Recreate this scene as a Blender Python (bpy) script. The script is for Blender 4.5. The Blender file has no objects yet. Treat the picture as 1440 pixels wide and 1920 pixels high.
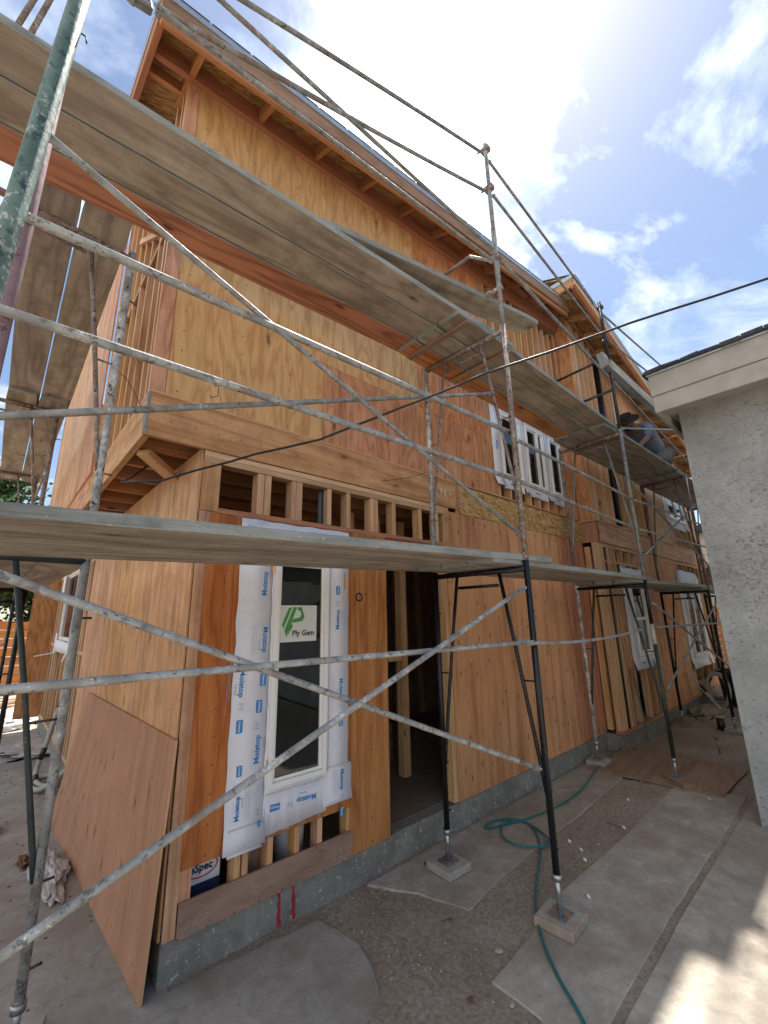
import bpy, bmesh, math, random
from mathutils import Vector, Matrix, noise as mnoise
R = math.radians
random.seed(7)
S = bpy.context.scene
col = S.collection
# ------------------------------------------------------------------ camera, world, sun, exposure
CAM = Vector((-.893, -2.746, 1.812)); FPX = 795.132
CR = Vector((.74394715, -.66801005, -.01747023)); CU = Vector((-.1481658, -.19038896, .97046326)); CF = Vector((.65160535, .71938489, .24061557))
cd = bpy.data.cameras.new('camera'); cam = bpy.data.objects.new('camera', cd); col.objects.link(cam)
cd.sensor_fit = 'VERTICAL'; cd.sensor_height = 24; cd.lens = 24 * FPX / 1920; cd.clip_start = .05; cd.clip_end = 2000
m = Matrix.Identity(4)
for i in range(3):
    m[i][0] = CR[i]; m[i][1] = CU[i]; m[i][2] = -CF[i]; m[i][3] = CAM[i]
cam.matrix_world = m
S.camera = cam
SUN = Vector((.40, .18, 1)).normalized()
sd = bpy.data.lights.new('sun', 'SUN'); sd.energy = 2.5; sd.angle = R(1.2); sd.color = (1, .95, .86)
so = bpy.data.objects.new('sun', sd); col.objects.link(so); so.rotation_euler = SUN.to_track_quat('Z', 'Y').to_euler()
W = bpy.data.worlds.new('World'); S.world = W; W.use_nodes = True
S.view_settings.view_transform = 'Standard'; S.view_settings.look = 'None'; S.view_settings.exposure = 2.12; S.view_settings.gamma = 1
S.render.resolution_x = 768; S.render.resolution_y = 1024
S.cycles.max_bounces = 7; S.cycles.diffuse_bounces = 4; S.cycles.use_denoising = True

class NT:
    def __init__(s, tree): s.t = tree; tree.nodes.clear()
    def n(s, typ, ins=None, **kw):
        nd = s.t.nodes.new('ShaderNode' + typ)
        for k, v in kw.items(): setattr(nd, k, v)
        for k, v in (ins or {}).items():
            sk = nd.inputs[k]
            if isinstance(v, bpy.types.NodeSocket): s.t.links.new(v, sk)
            else: sk.default_value = v
        return nd
    def math(s, op, a, b=None, c=None):
        i = {0: a}
        if b is not None: i[1] = b
        if c is not None: i[2] = c
        return s.n('Math', i, operation=op).outputs[0]
    def vmath(s, op, a, b=None):
        i = {0: a}
        if b is not None: i[1] = b
        nd = s.n('VectorMath', i, operation=op)
        return nd.outputs['Value'] if op == 'DOT_PRODUCT' else nd.outputs[0]
    def ramp(s, fac, stops, interp='LINEAR'):
        nd = s.n('ValToRGB', {0: fac}); cr = nd.color_ramp; cr.interpolation = interp
        while len(cr.elements) < len(stops): cr.elements.new(.5)
        for e, (p, c) in zip(cr.elements, stops):
            e.position = p; e.color = (c, c, c, 1) if isinstance(c, (int, float)) else (*c, 1)
        return nd.outputs[0]
    def mix(s, fac, a, b, blend='MIX'):
        nd = s.n('Mix', data_type='RGBA', blend_type=blend)
        for sk, v in ((nd.inputs[0], fac), (nd.inputs[6], a), (nd.inputs[7], b)):
            if isinstance(v, bpy.types.NodeSocket): s.t.links.new(v, sk)
            else: sk.default_value = v if isinstance(v, (int, float)) else (*v, 1)
        return nd.outputs[2]
    def noise(s, vec, scale=1, detail=4, rough=.55, dist=0):
        return s.n('TexNoise', {'Vector': vec, 'Scale': scale, 'Detail': detail, 'Roughness': rough, 'Distortion': dist}).outputs[0]

# sky: physical sky with procedural clouds laid on a high horizontal layer
w = NT(W.node_tree)
skyn = w.n('TexSky', sky_type='NISHITA'); skyn.sun_disc = False
skyn.sun_elevation = math.asin(SUN.z); skyn.sun_rotation = math.atan2(SUN.x, SUN.y); skyn.air_density = 1.0; skyn.dust_density = .6; skyn.ozone_density = 1.0
dirv = w.vmath('NORMALIZE', w.n('TexCoord').outputs['Generated'])
sep = w.n('SeparateXYZ', {0: dirv})
zz = w.math('MAXIMUM', w.math('ADD', sep.outputs[2], .12), .05)
cl = w.n('CombineXYZ', {0: w.math('DIVIDE', sep.outputs[0], zz), 1: w.math('DIVIDE', sep.outputs[1], zz), 2: 3.1}).outputs[0]
n1 = w.noise(cl, 1.7, 9, .60, .45)
n2 = w.noise(w.n('Mapping', {0: cl, 'Location': (4.1, 2.2, 0), 'Rotation': (0, 0, .6), 'Scale': (.55, 1.2, 1)}).outputs[0], 1.0, 6, .6, .5)
sdot = w.vmath('DOT_PRODUCT', dirv, tuple(SUN))
cdot = w.vmath('DOT_PRODUCT', dirv, (.40, .33, .855))
near = w.math('MULTIPLY', w.math('POWER', w.math('MAXIMUM', cdot, 0), 30), .17)
left = w.math('MULTIPLY', w.math('MAXIMUM', w.math('SUBTRACT', .1, sep.outputs[0]), 0), .25)
cov = w.math('ADD', w.math('ADD', w.math('ADD', w.math('MULTIPLY', n1, .75), w.math('MULTIPLY', n2, .28)), near), left)
cmask = w.ramp(cov, [(.54, 0), (.58, .25), (.66, 1)])
cshade = w.ramp(w.math('ADD', w.math('MULTIPLY', w.noise(cl, 2.6, 7, .62, .5), .8), w.math('MULTIPLY', cov, .2)), [(.40, (.42, .52, .68)), (.56, (.9, .95, 1)), (.62, (1.15, 1.15, 1.15))])
cbr = w.math('ADD', .32, w.math('MULTIPLY', w.math('POWER', w.math('MAXIMUM', cdot, 0), 9), .55))
ccol = w.n('VectorMath', {0: cshade, 'Scale': cbr}, operation='SCALE').outputs[0]
bg1 = w.n('Background', {0: skyn.outputs[0], 1: .042})
bg2 = w.n('Background', {0: ccol, 1: 1.0})
mx = w.n('MixShader', {0: cmask, 1: bg1.outputs[0], 2: bg2.outputs[0]})
w.n('OutputWorld', {0: mx.outputs[0]})

def at(px, py, ax, val):            # a point of the photograph's frame (1440 wide) met with a world plane
    d = CF + CR * ((px - 720) / FPX) - CU * ((py - 960) / FPX)
    i = 'XYZ'.index(ax)
    return CAM + d * ((val - CAM[i]) / d[i])

# ------------------------------------------------------------------ materials
M = {}
def mat(name, rough=.7, metal=0.0, spec=.4):
    mt = bpy.data.materials.new(name); mt.use_nodes = True; t = NT(mt.node_tree)
    b = t.n('BsdfPrincipled', {'Roughness': rough, 'Metallic': metal, 'Specular IOR Level': spec})
    t.n('OutputMaterial', {0: b.outputs[0]}); M[name] = mt
    return t, b
def L(t, a, b): t.t.links.new(a, b)
def bump(t, b, h, strength=.3, dist=.01):
    L(t, t.n('Bump', {'Height': h, 'Strength': strength, 'Distance': dist}).outputs[0], b.inputs['Normal'])
def uvoff(t, scale=(1, 1, 1)):
    uv = t.n('TexCoord').outputs['UV']; rnd = t.n('ObjectInfo').outputs['Random']
    off = t.n('CombineXYZ', {0: t.math('MULTIPLY', rnd, 37.0), 1: t.math('MULTIPLY', rnd, 91.0), 2: t.math('MULTIPLY', rnd, 13.0)}).outputs[0]
    p = t.vmath('ADD', uv, off)
    return p, t.vmath('MULTIPLY', p, scale), rnd
def wood(name, a, b_, knot=.35, contour=9, fine=1.0, rough=.72, cs=(.9, 4.5, 1), dirt=None, fig=.7, spec=.3, knotd=2.2, blot=0):
    t, b = mat(name, rough, 0, spec)
    p, q, rnd = uvoff(t, cs)
    big = t.noise(q, 1, 3, .5, .3)
    con = t.math('PINGPONG', t.math('MULTIPLY', big, contour), .5)
    con = t.ramp(t.math('MULTIPLY', con, 2), [(0, 0), (.35, .55), (1, 1)])
    fn = t.noise(t.vmath('MULTIPLY', p, (5, 130, 1)), 1, 3, .6)
    f = t.math('ADD', t.math('MULTIPLY', con, .5 * fig), t.math('MULTIPLY', fn, .55 * fine))
    f = t.math('ADD', f, t.math('MULTIPLY', t.noise(p, 1.7, 3, .6), .35))
    c = t.mix(t.ramp(f, [(.38, 0), (.88, 1)]), b_, a)
    # per piece tint
    hsv = t.n('HueSaturation', {'Hue': t.math('ADD', .486, t.math('MULTIPLY', rnd, .018)), 'Saturation': t.math('ADD', .88, t.math('MULTIPLY', t.math('FRACT', t.math('MULTIPLY', rnd, 7.7)), .22)), 'Value': t.math('ADD', .9, t.math('MULTIPLY', t.math('FRACT', t.math('MULTIPLY', rnd, 17.3)), .2)), 'Color': c})
    c = hsv.outputs[0]
    if knot:
        vo = t.n('TexVoronoi', {'Vector': t.vmath('ADD', t.vmath('MULTIPLY', p, (knotd * .75, knotd * 1.7, 1)), t.n('CombineXYZ', {0: t.math('MULTIPLY', t.noise(p, 14, 3), .12), 1: t.math('MULTIPLY', t.noise(t.vmath('ADD', p, (3, 3, 3)), 14, 3), .2)}).outputs[0]), 'Scale': 1.0}, voronoi_dimensions='2D')
        pick = t.n('SeparateColor', {0: vo.outputs['Color']}).outputs[0]
        k = t.math('MULTIPLY', t.ramp(vo.outputs['Distance'], [(.0, 1), (.045, .9), (.08, .3), (.15, 0)]), t.math('GREATER_THAN', pick, 1 - knot))
        c = t.mix(t.math('MULTIPLY', k, .85), c, tuple(x * .22 for x in b_))
        sp3 = t.n('SeparateXYZ', {0: t.n('TexCoord').outputs['UV']})
        du = t.math('MULTIPLY', t.math('SUBTRACT', t.math('FRACT', t.math('DIVIDE', sp3.outputs[0], .152)), .5), .152)
        dv_ = t.math('MULTIPLY', t.math('SUBTRACT', t.math('FRACT', t.math('DIVIDE', t.math('ADD', sp3.outputs[1], t.math('MULTIPLY', t.noise(p, 3, 1), .012)), .406)), .5), .406)
        rr_ = t.math('SQRT', t.math('ADD', t.math('MULTIPLY', du, du), t.math('MULTIPLY', dv_, dv_)))
        c = t.mix(t.ramp(rr_, [(0, .85), (.0042, .8), (.0065, 0)]), c, (.05, .04, .032))
        stn = t.ramp(t.noise(t.vmath('MULTIPLY', p, (.9, 7, 1)), 1, 5, .65), [(.5, 0), (.72, .55)])
        c = t.mix(stn, c, tuple(x * .6 for x in b_))
        if name in ('ply_orange', 'ply_tan', 'ply_pale', 'ply_dirty_shade', 'ply_plain'):
            c = t.mix(t.ramp(t.noise(t.vmath('ADD', p, (6, 2, 0)), 38, 3, .7), [(.70, 0), (.73, .7)]), c, (.7, .69, .66))
    if blot:
        bl = t.ramp(t.noise(p, 5, 5, .7), [(.45, 0), (.7, blot)])
        c = t.mix(bl, c, tuple(x * .55 for x in b_))
    if dirt:
        dn = t.ramp(t.noise(p, 9, 6, .75), [(.52, 0), (.66, 1)])
        c = t.mix(t.math('MULTIPLY', dn, .55), c, dirt)
        sp = t.ramp(t.noise(p, 45, 3, .7), [(.66, 0), (.7, 1)])
        c = t.mix(t.math('MULTIPLY', sp, .6), c, (.6, .6, .57))
    L(t, c, b.inputs['Base Color'])
    bump(t, b, t.math('ADD', f, t.math('MULTIPLY', fn, .6)), .35, .004)
wood('ply_gold', (.74, .47, .235), (.52, .26, .105), knot=.12, contour=8)
wood('ply_pale', (.70, .42, .225), (.44, .215, .095), knot=.22, contour=4, cs=(.5, 7, 1), blot=.5)
wood('ply_orange', (.52, .235, .095), (.29, .10, .035), knot=.16, contour=5, cs=(.5, 6, 1))
wood('ply_red', (.66, .36, .18), (.40, .165, .07), knot=.3, contour=7, blot=.35)
wood('ply_tan', (.62, .29, .115), (.38, .135, .043), knot=.55, contour=3, cs=(.5, 7, 1), knotd=4.5)
wood('ply_plain', (.54, .31, .19), (.40, .205, .12), knot=.5, contour=3, fine=.4, fig=.5, knotd=3.0, blot=.25)
wood('ply_dirty_shade', (.36, .24, .155), (.24, .145, .09), knot=.3, contour=5, dirt=(.16, .15, .13))  # dirty plywood; also darkens boards whose shade is put into the colour
wood('lumber', (.70, .46, .25), (.48, .265, .12), knot=.16, contour=4, cs=(.5, 9, 1))
wood('lumber_red', (.50, .255, .125), (.37, .16, .07), knot=.16, contour=4, cs=(.5, 9, 1))
wood('plank_grey', (.44, .39, .315), (.235, .20, .155), knot=.15, contour=6, cs=(.5, 3.2, 1), rough=.85, fig=.75, fine=.7, blot=.55)
wood('plank_orange', (.48, .22, .085), (.23, .085, .03), knot=.3, contour=9, cs=(.35, 4, 1), rough=.8, fig=1)
wood('plank_edge', (.30, .32, .30), (.16, .18, .17), knot=0, contour=4, rough=.9, dirt=(.12, .14, .13), fine=1.2)
wood('fence_wood', (.55, .27, .10), (.42, .18, .06), knot=.2, contour=3, cs=(.5, 8, 1))
def osb():
    t, b = mat('osb', .8)
    p, q, rnd = uvoff(t)
    v = t.n('TexVoronoi', {'Vector': t.vmath('MULTIPLY', t.n('Mapping', {0: p, 'Rotation': (0, 0, .3)}).outputs[0], (18, 80, 1)), 'Scale': 1.0, 'Randomness': 1.0}, voronoi_dimensions='2D')
    g = t.n('SeparateColor', {0: v.outputs['Color']}).outputs[0]
    c = t.ramp(g, [(0, (.20, .105, .035)), (.4, (.42, .245, .085)), (.8, (.52, .34, .14)), (1, (.62, .44, .22))])
    L(t, c, b.inputs['Base Color']); bump(t, b, g, .3, .004)
osb()
def metal(name, base, spot, dark, amt=.55, rough=.6, met=.25, sc=26, dk=.58):
    t, b = mat(name, rough, met, .4)
    p, q, rnd = uvoff(t)
    q = t.vmath('MULTIPLY', p, (1, 1, 1))
    lf = t.noise(t.vmath('MULTIPLY', q, (1, .3, 1)), 2.2, 3, .6)
    a = t.math('ADD', t.noise(q, sc, 6, .75, .4), t.math('MULTIPLY', t.math('SUBTRACT', lf, .52), .35))
    c = t.mix(t.ramp(a, [(amt, 0), (amt + .06, 1)]), base, spot)
    d = t.noise(t.vmath('ADD', q, (5, 5, 5)), sc * .55, 5, .7)
    c = t.mix(t.ramp(d, [(dk, 0), (dk + .05, 1)]), c, dark)
    e = t.noise(q, sc * .2, 3, .6)
    c = t.mix(t.ramp(e, [(.38, .55), (.6, 0)]), c, dark)
    if met < .5 and 'black' not in name: c = t.mix(t.ramp(t.noise(t.vmath('MULTIPLY', t.vmath('ADD', q, (9, 1, 4)), (1, .5, 1)), 5, 4, .7), [(.56, 0), (.66, .6)]), c, (.20, .11, .065))
    L(t, c, b.inputs['Base Color'])
    L(t, t.ramp(a, [(.4, rough - .12), (.65, min(1, rough + .2))]), b.inputs['Roughness'])
    bump(t, b, t.math('ADD', a, d), .35, .004)
metal('galv', (.36, .37, .36), (.66, .66, .64), (.14, .14, .135), .56, sc=55, dk=.56)
metal('galv_grey', (.29, .30, .29), (.54, .54, .52), (.09, .09, .085), .56, sc=50)
metal('rust_tube', (.25, .21, .185), (.50, .49, .46), (.08, .045, .035), .54, .75, .05, 45, .55)
metal('white_tube', (.50, .50, .48), (.72, .72, .70), (.05, .045, .04), .5, .75, .05, 38, .57)
metal('green_tube', (.115, .19, .165), (.44, .45, .40), (.035, .065, .058), .50, .6, .1, 48, .55)
metal('purple_tube', (.25, .17, .19), (.34, .3, .3), (.12, .06, .08), .58, .75, .05)
metal('dark_tube', (.035, .05, .05), (.30, .31, .30), (.015, .018, .02), .64, .5, .1, 24)
metal('black_tube', (.010, .012, .016), (.10, .11, .12), (.006, .007, .009), .70, .32, .1, 14)
metal('jack_steel', (.42, .45, .47), (.6, .62, .64), (.22, .24, .25), .6, .35, .8, 30)
def plain(name, c, rough=.6, metal_=0, spec=.4, var=.12, sc=8, b_=.1):
    t, b = mat(name, rough, metal_, spec)
    o = t.n('TexCoord').outputs['Object']
    nn = t.noise(o, sc, 4, .6)
    L(t, t.mix(t.ramp(nn, [(.3, 0), (.7, 1)]), tuple(x * (1 - var) for x in c), tuple(min(1, x * (1 + var)) for x in c)), b.inputs['Base Color'])
    if b_: bump(t, b, t.noise(o, sc * 8, 3, .6), b_, .003)
plain('vinyl', (.80, .80, .78), .35, 0, .5, .02)
plain('flash_white', (.70, .71, .78), .7, 0, .3, .05, 12, .5)
plain('sealant', (.78, .77, .74), .6, 0, .4, .05, 30, .6)
plain('print_blue', (.035, .22, .52), .6)
plain('print_grey', (.42, .47, .60), .7)
plain('label_paper', (.62, .66, .62), .5, 0, .4, .03)
plain('label_green', (.07, .27, .06), .5)
plain('ink_black', (.012, .012, .014), .6)
plain('red_paint', (.35, .03, .05), .7, 0, .3, .3, 20)
plain('marker_white', (.62, .58, .45), .8)
plain('black_pipe', (.012, .014, .02), .3, 0, .5)
plain('cable_black', (.012, .012, .014), .45)
plain('hose_green', (.012, .145, .155), .4, 0, .5)
plain('drip_edge', (.42, .47, .50), .35, .6)
plain('shingle', (.055, .06, .07), .9, 0, .2, .35, 30, .8)
plain('bin_plastic', (.022, .03, .038), .45)
plain('grey_plastic', (.34, .33, .31), .5)
plain('bag_plastic', (.42, .38, .37), .35, 0, .5, .2, 30, .6)
plain('wire', (.05, .04, .035), .6, .5)
plain('skin', (.20, .105, .07), .6)
plain('shirt', (.165, .19, .235), .9, 0, .2, .15, 18, .6)
plain('trousers', (.16, .14, .12), .9, 0, .2, .2, 18, .5)
plain('hat', (.035, .036, .028), .9, 0, .2, .3, 30, .5)
plain('hair', (.012, .010, .010), .8)
plain('shoe', (.012, .012, .013), .6)
plain('bark', (.11, .08, .055), .9, 0, .2, .4, 12, .8)
plain('box_white', (.66, .66, .68), .6)
plain('box_navy', (.02, .03, .075), .6)
plain('mud_red', (.16, .075, .05), .9, 0, .2, .3, 12, .8)
plain('stone', (.24, .21, .185), .9, 0, .2, .3, 25, .5)
plain('cream_wall', (.52, .50, .45), .9, 0, .2, .05)
plain('lumber_pile', (.50, .40, .30), .8, 0, .2, .25)
def glass():
    t, b = mat('glass', .03, 0, .9)
    b.inputs['Base Color'].default_value = (.006, .009, .009, 1)
    b.inputs['Alpha'].default_value = .8
glass()
def leaf(name, a, c):
    t, b = mat(name, .6, 0, .3)
    g = t.n('NewGeometry').outputs['Random Per Island']
    L(t, t.ramp(g, [(0, a), (.6, c), (1, tuple(x * 1.7 for x in c))]), b.inputs['Base Color'])
    b.inputs['Transmission Weight'].default_value = 0
leaf('leaves', (.02, .045, .012), (.05, .10, .025))
leaf('grass_blades', (.04, .07, .015), (.09, .15, .03))
def concrete(name, a, c, spots=0.0, warm=None, sc=1.0, cracks=True):
    t, b = mat(name, .85, 0, .25)
    o = t.n('TexCoord').outputs['Object']
    n_ = t.noise(o, 2.2 * sc, 6, .65, .4); f = t.noise(o, 70 * sc, 3, .7)
    cc = t.mix(t.ramp(n_, [(.32, 0), (.68, 1)]), a, c)
    cc = t.mix(t.math('MULTIPLY', f, .35), cc, tuple(x * .5 for x in a))
    m2 = t.noise(t.vmath('ADD', o, (1, 7, 3)), 7.5, 7, .72, .8)
    cc = t.mix(t.ramp(m2, [(.36, .45), (.5, 0)]), cc, tuple(x * .62 for x in a))
    cc = t.mix(t.ramp(m2, [(.55, 0), (.68, .4)]), cc, tuple(min(1, x * 1.25) for x in c))
    if warm: cc = t.mix(t.ramp(t.noise(t.vmath('ADD', o, (9, 2, 4)), 1.3, 5, .7), [(.46, 0), (.62, .75)]), cc, warm)
    if spots:
        s_ = t.noise(o, 24, 4, .75)
        cc = t.mix(t.ramp(s_, [(.60, 0), (.66, spots)]), cc, (.58, .58, .55))
    sp = t.noise(t.vmath('ADD', o, (3, 3, 3)), 34, 4, .7)
    cc = t.mix(t.ramp(sp, [(.66, 0), (.71, .7)]), cc, (.09, .07, .06))
    L(t, cc, b.inputs['Base Color'])
    bump(t, b, t.math('ADD', t.math('MULTIPLY', n_, .5), f), .4, .006)
concrete('slab_concrete', (.35, .31, .26), (.50, .455, .39), .15, (.27, .21, .165))
concrete('slab_left', (.30, .272, .24), (.42, .39, .35), .08, (.24, .19, .16), .7)
concrete('foundation_concrete', (.18, .175, .155), (.29, .285, .26), .75, None, 1.5)
concrete('paver', (.36, .345, .31), (.48, .46, .42), .3, (.32, .2, .13), 4)
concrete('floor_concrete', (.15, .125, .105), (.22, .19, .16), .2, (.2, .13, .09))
def dirt():
    t, b = mat('dirt', .95, 0, .15)
    o = t.n('TexCoord').outputs['Object']
    a = t.noise(o, 1.4, 8, .7, .5); g = t.noise(o, 38, 6, .75)
    cc = t.ramp(a, [(.3, (.29, .225, .17)), (.5, (.38, .31, .245)), (.7, (.46, .40, .33))])
    cc = t.mix(t.ramp(g, [(.35, .75), (.6, 0)]), cc, (.16, .125, .10))
    cc = t.mix(t.ramp(t.noise(t.vmath('ADD', o, (7, 1, 3)), 55, 4, .7), [(.62, 0), (.68, .8)]), cc, (.36, .33, .29))
    L(t, cc, b.inputs['Base Color']); bump(t, b, t.math('ADD', g, t.math('MULTIPLY', a, 2)), .8, .015)
dirt()
def stucco():
    t, b = mat('stucco', .92, 0, .2)
    o = t.n('TexCoord').outputs['Object']
    st = t.vmath('MULTIPLY', o, (1, 1, 1.6))
    a = t.noise(st, 26, 8, .72, 1.0); g = t.noise(o, 1.8, 6, .7); lf = t.noise(t.vmath('ADD', o, (3, 8, 1)), .8, 3, .6)
    cc = t.mix(t.ramp(g, [(.35, 0), (.65, 1)]), (.30, .315, .31), (.46, .48, .475))
    fl_ = t.math('SUBTRACT', a, t.math('MULTIPLY', t.math('SUBTRACT', lf, .5), .3))
    cc = t.mix(t.ramp(fl_, [(.36, .85), (.46, 0)]), cc, (.13, .13, .125))
    L(t, cc, b.inputs['Base Color']); bump(t, b, a, .9, .02)
stucco()
plain('fascia_grey', (.38, .365, .33), .85, 0, .2, .12, 6, .3)

# ------------------------------------------------------------------ mesh builder
class MB:
    def __init__(s): s.v = []; s.f = []; s.uv = []; s.mi = []; s.sm = []
    def face(s, pts, uvs, mi=0, smooth=False):
        k = len(s.v); s.v += [tuple(p) for p in pts]; s.f.append(list(range(k, k + len(pts)))); s.uv += [tuple(u) for u in uvs]; s.mi.append(mi); s.sm.append(smooth)
    def obox(s, c, ax, ay, az, mi=0, mis=None):      # centre and three half-extent vectors; grain along the longest
        c, ax, ay, az = Vector(c), Vector(ax), Vector(ay), Vector(az)
        if ax.cross(ay).dot(az) < 0: az = -az
        A = [ax, ay, az]; ln = [a.length for a in A]; g = ln.index(max(ln))
        k = len(s.v); V = {}
        for i in (-1, 1):
            for j in (-1, 1):
                for l in (-1, 1):
                    V[(i, j, l)] = len(s.v); s.v.append(tuple(c + ax * i + ay * j + az * l))
        for d in range(3):
            e, f = (d + 1) % 3, (d + 2) % 3
            for sg in (1, -1):
                order = [(-1, -1), (1, -1), (1, 1), (-1, 1)] if sg > 0 else [(-1, -1), (-1, 1), (1, 1), (1, -1)]
                idx = []
                for (p, q) in order:
                    key = [0, 0, 0]; key[d] = sg; key[e] = p; key[f] = q
                    idx.append(V[tuple(key)])
                    pe, qf = p * ln[e], q * ln[f]
                    if e == g: u_, v_ = pe, qf
                    elif f == g: u_, v_ = qf, pe
                    else: u_, v_ = pe, qf
                    s.uv.append((u_, v_ + d * .37 + sg * .11))
                s.f.append(idx); s.mi.append(mi if mis is None else mis[d]); s.sm.append(False)
        return s
    def box(s, x0, x1, y0, y1, z0, z1, mi=0):
        return s.obox(((x0 + x1) / 2, (y0 + y1) / 2, (z0 + z1) / 2), ((x1 - x0) / 2, 0, 0), (0, (y1 - y0) / 2, 0), (0, 0, (z1 - z0) / 2), mi)
    def bar(s, p, q, w_, h_, side=None, mi=0):       # w_ across side, h_ across the other
        p, q = Vector(p), Vector(q); d = q - p
        sd_ = Vector(side) if side else (Vector((0, 0, 1)).cross(d) if abs(d.normalized().z) < .95 else Vector((1, 0, 0)))
        up = d.cross(sd_).normalized(); sd_ = up.cross(d).normalized()
        return s.obox((p + q) / 2, d / 2, sd_ * w_ / 2, up * h_ / 2, mi)
    def tube(s, pts, r, n=10, mi=0, cap=True, rs=None):
        pts = [Vector(p) for p in pts]; rings = []; up = None; acc = 0
        for i, p in enumerate(pts):
            d = (pts[min(i + 1, len(pts) - 1)] - pts[max(i - 1, 0)]).normalized()
            if up is None: up = d.orthogonal().normalized()
            up = (up - d * up.dot(d)).normalized(); sd_ = d.cross(up)
            if i: acc += (p - pts[i - 1]).length
            rr = rs[i] if rs else r
            base = len(s.v)
            for k in range(n):
                a = 2 * math.pi * k / n; s.v.append(tuple(p + (up * math.cos(a) + sd_ * math.sin(a)) * rr))
            rings.append((base, acc, rr))
        for (b0, a0, r0), (b1, a1, r1) in zip(rings, rings[1:]):
            for k in range(n):
                k2 = (k + 1) % n
                s.f.append([b0 + k, b0 + k2, b1 + k2, b1 + k]); c0 = 2 * math.pi * r * k / n; c1 = 2 * math.pi * r * (k + 1) / n
                s.uv += [(a0, c0), (a0, c1), (a1, c1), (a1, c0)]; s.mi.append(mi); s.sm.append(True)
        if cap:
            for (b0, a0, r0), rev in ((rings[0], True), (rings[-1], False)):
                idx = [b0 + k for k in range(n)]
                if rev: idx.reverse()
                s.f.append(idx); s.uv += [(0, 0)] * n; s.mi.append(mi); s.sm.append(False)
        return s
    def prism(s, poly, z0, z1, mi=0, mis=None):       # convex or simple xy outline
        n = len(poly); ar = sum(poly[i][0] * poly[(i + 1) % n][1] - poly[(i + 1) % n][0] * poly[i][1] for i in range(n))
        if ar < 0: poly = poly[::-1]
        k = len(s.v); s.v += [(x, y, z0) for x, y in poly] + [(x, y, z1) for x, y in poly]
        s.f.append([k + n + i for i in range(n)]); s.uv += [(x, y) for x, y in poly]; s.mi.append(mi); s.sm.append(False)
        s.f.append([k + n - 1 - i for i in range(n)]); s.uv += [(x, y) for x, y in poly[::-1]]; s.mi.append(mi); s.sm.append(False)
        for i in range(n):
            j = (i + 1) % n; l = math.dist(poly[i], poly[j])
            s.f.append([k + i, k + j, k + n + j, k + n + i]); s.uv += [(0, 0), (l, 0), (l, z1 - z0), (0, z1 - z0)]; s.mi.append(mi if mis is None else mis); s.sm.append(False)
        return s
    def raw(s, verts, faces, mi=0, T=None, smooth=False):
        k = len(s.v); T = T or Matrix.Identity(4)
        s.v += [tuple(T @ Vector(v)) for v in verts]
        for f in faces:
            s.f.append([k + i for i in f]); s.uv += [(verts[i][0], verts[i][1]) for i in f]; s.mi.append(mi); s.sm.append(smooth)
        return s
    def text(s, body, size, T, mi=0, bold=.0, depth=0.0006):
        c = bpy.data.curves.new('t', 'FONT'); c.body = body; c.size = size; c.offset = bold; c.extrude = depth; c.align_x = 'CENTER'; c.align_y = 'CENTER'; c.resolution_u = 2
        o = bpy.data.objects.new('t', c); me = bpy.data.meshes.new_from_object(o)
        s.raw([v.co.copy() for v in me.vertices], [list(p.vertices) for p in me.polygons], mi, T)
        bpy.data.objects.remove(o); bpy.data.curves.remove(c); bpy.data.meshes.remove(me)
        return s
    def build(s, name, mats, parent=None, bevel=0):
        me = bpy.data.meshes.new(name); me.from_pydata(s.v, [], s.f)
        ul = me.uv_layers.new(name='UVMap')
        flat = [x for u_ in s.uv for x in u_]; ul.data.foreach_set('uv', flat)
        me.polygons.foreach_set('material_index', s.mi); me.polygons.foreach_set('use_smooth', s.sm)
        for mm in (mats if isinstance(mats, (list, tuple)) else [mats]): me.materials.append(M[mm])
        me.update(); o = bpy.data.objects.new(name, me); col.objects.link(o)
        if bevel:
            b = o.modifiers.new('b', 'BEVEL'); b.width = bevel; b.segments = 1; b.limit_method = 'ANGLE'
        if parent: child(o, parent)
        return o
WMAT = {}
def child(o, parent):
    o.parent = parent
    base = Matrix.Identity(4); p = parent; ch = []
    while p: ch.append(p); p = p.parent
    for p in reversed(ch): base = base @ (p.matrix_parent_inverse if p.parent else Matrix.Identity(4)) @ p.matrix_basis
    o.matrix_parent_inverse = base.inverted()
def tag(o, label=None, cat=None, group=None, kind=None):
    if label: o['label'] = label
    if cat: o['category'] = cat
    if group: o['group'] = group
    if kind: o['kind'] = kind
    return o
def thing(name, loc, label, cat, group=None, kind=None):
    o = bpy.data.objects.new(name, None); col.objects.link(o); o.location = loc; o.empty_display_size = .1
    return tag(o, label, cat, group, kind)
def copy_tree(o, d, label):
    n_ = o.copy(); col.objects.link(n_); n_.location = Vector(o.location) + Vector(d); n_['label'] = label
    for c in list(o.children):
        k = c.copy(); col.objects.link(k); k.parent = n_
        for g in c.children:
            j = g.copy(); col.objects.link(j); j.parent = k
    return n_
def B(name, mt, parent, *a, bevel=0): return MB().box(*a).build(name, mt, parent, bevel)

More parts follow.
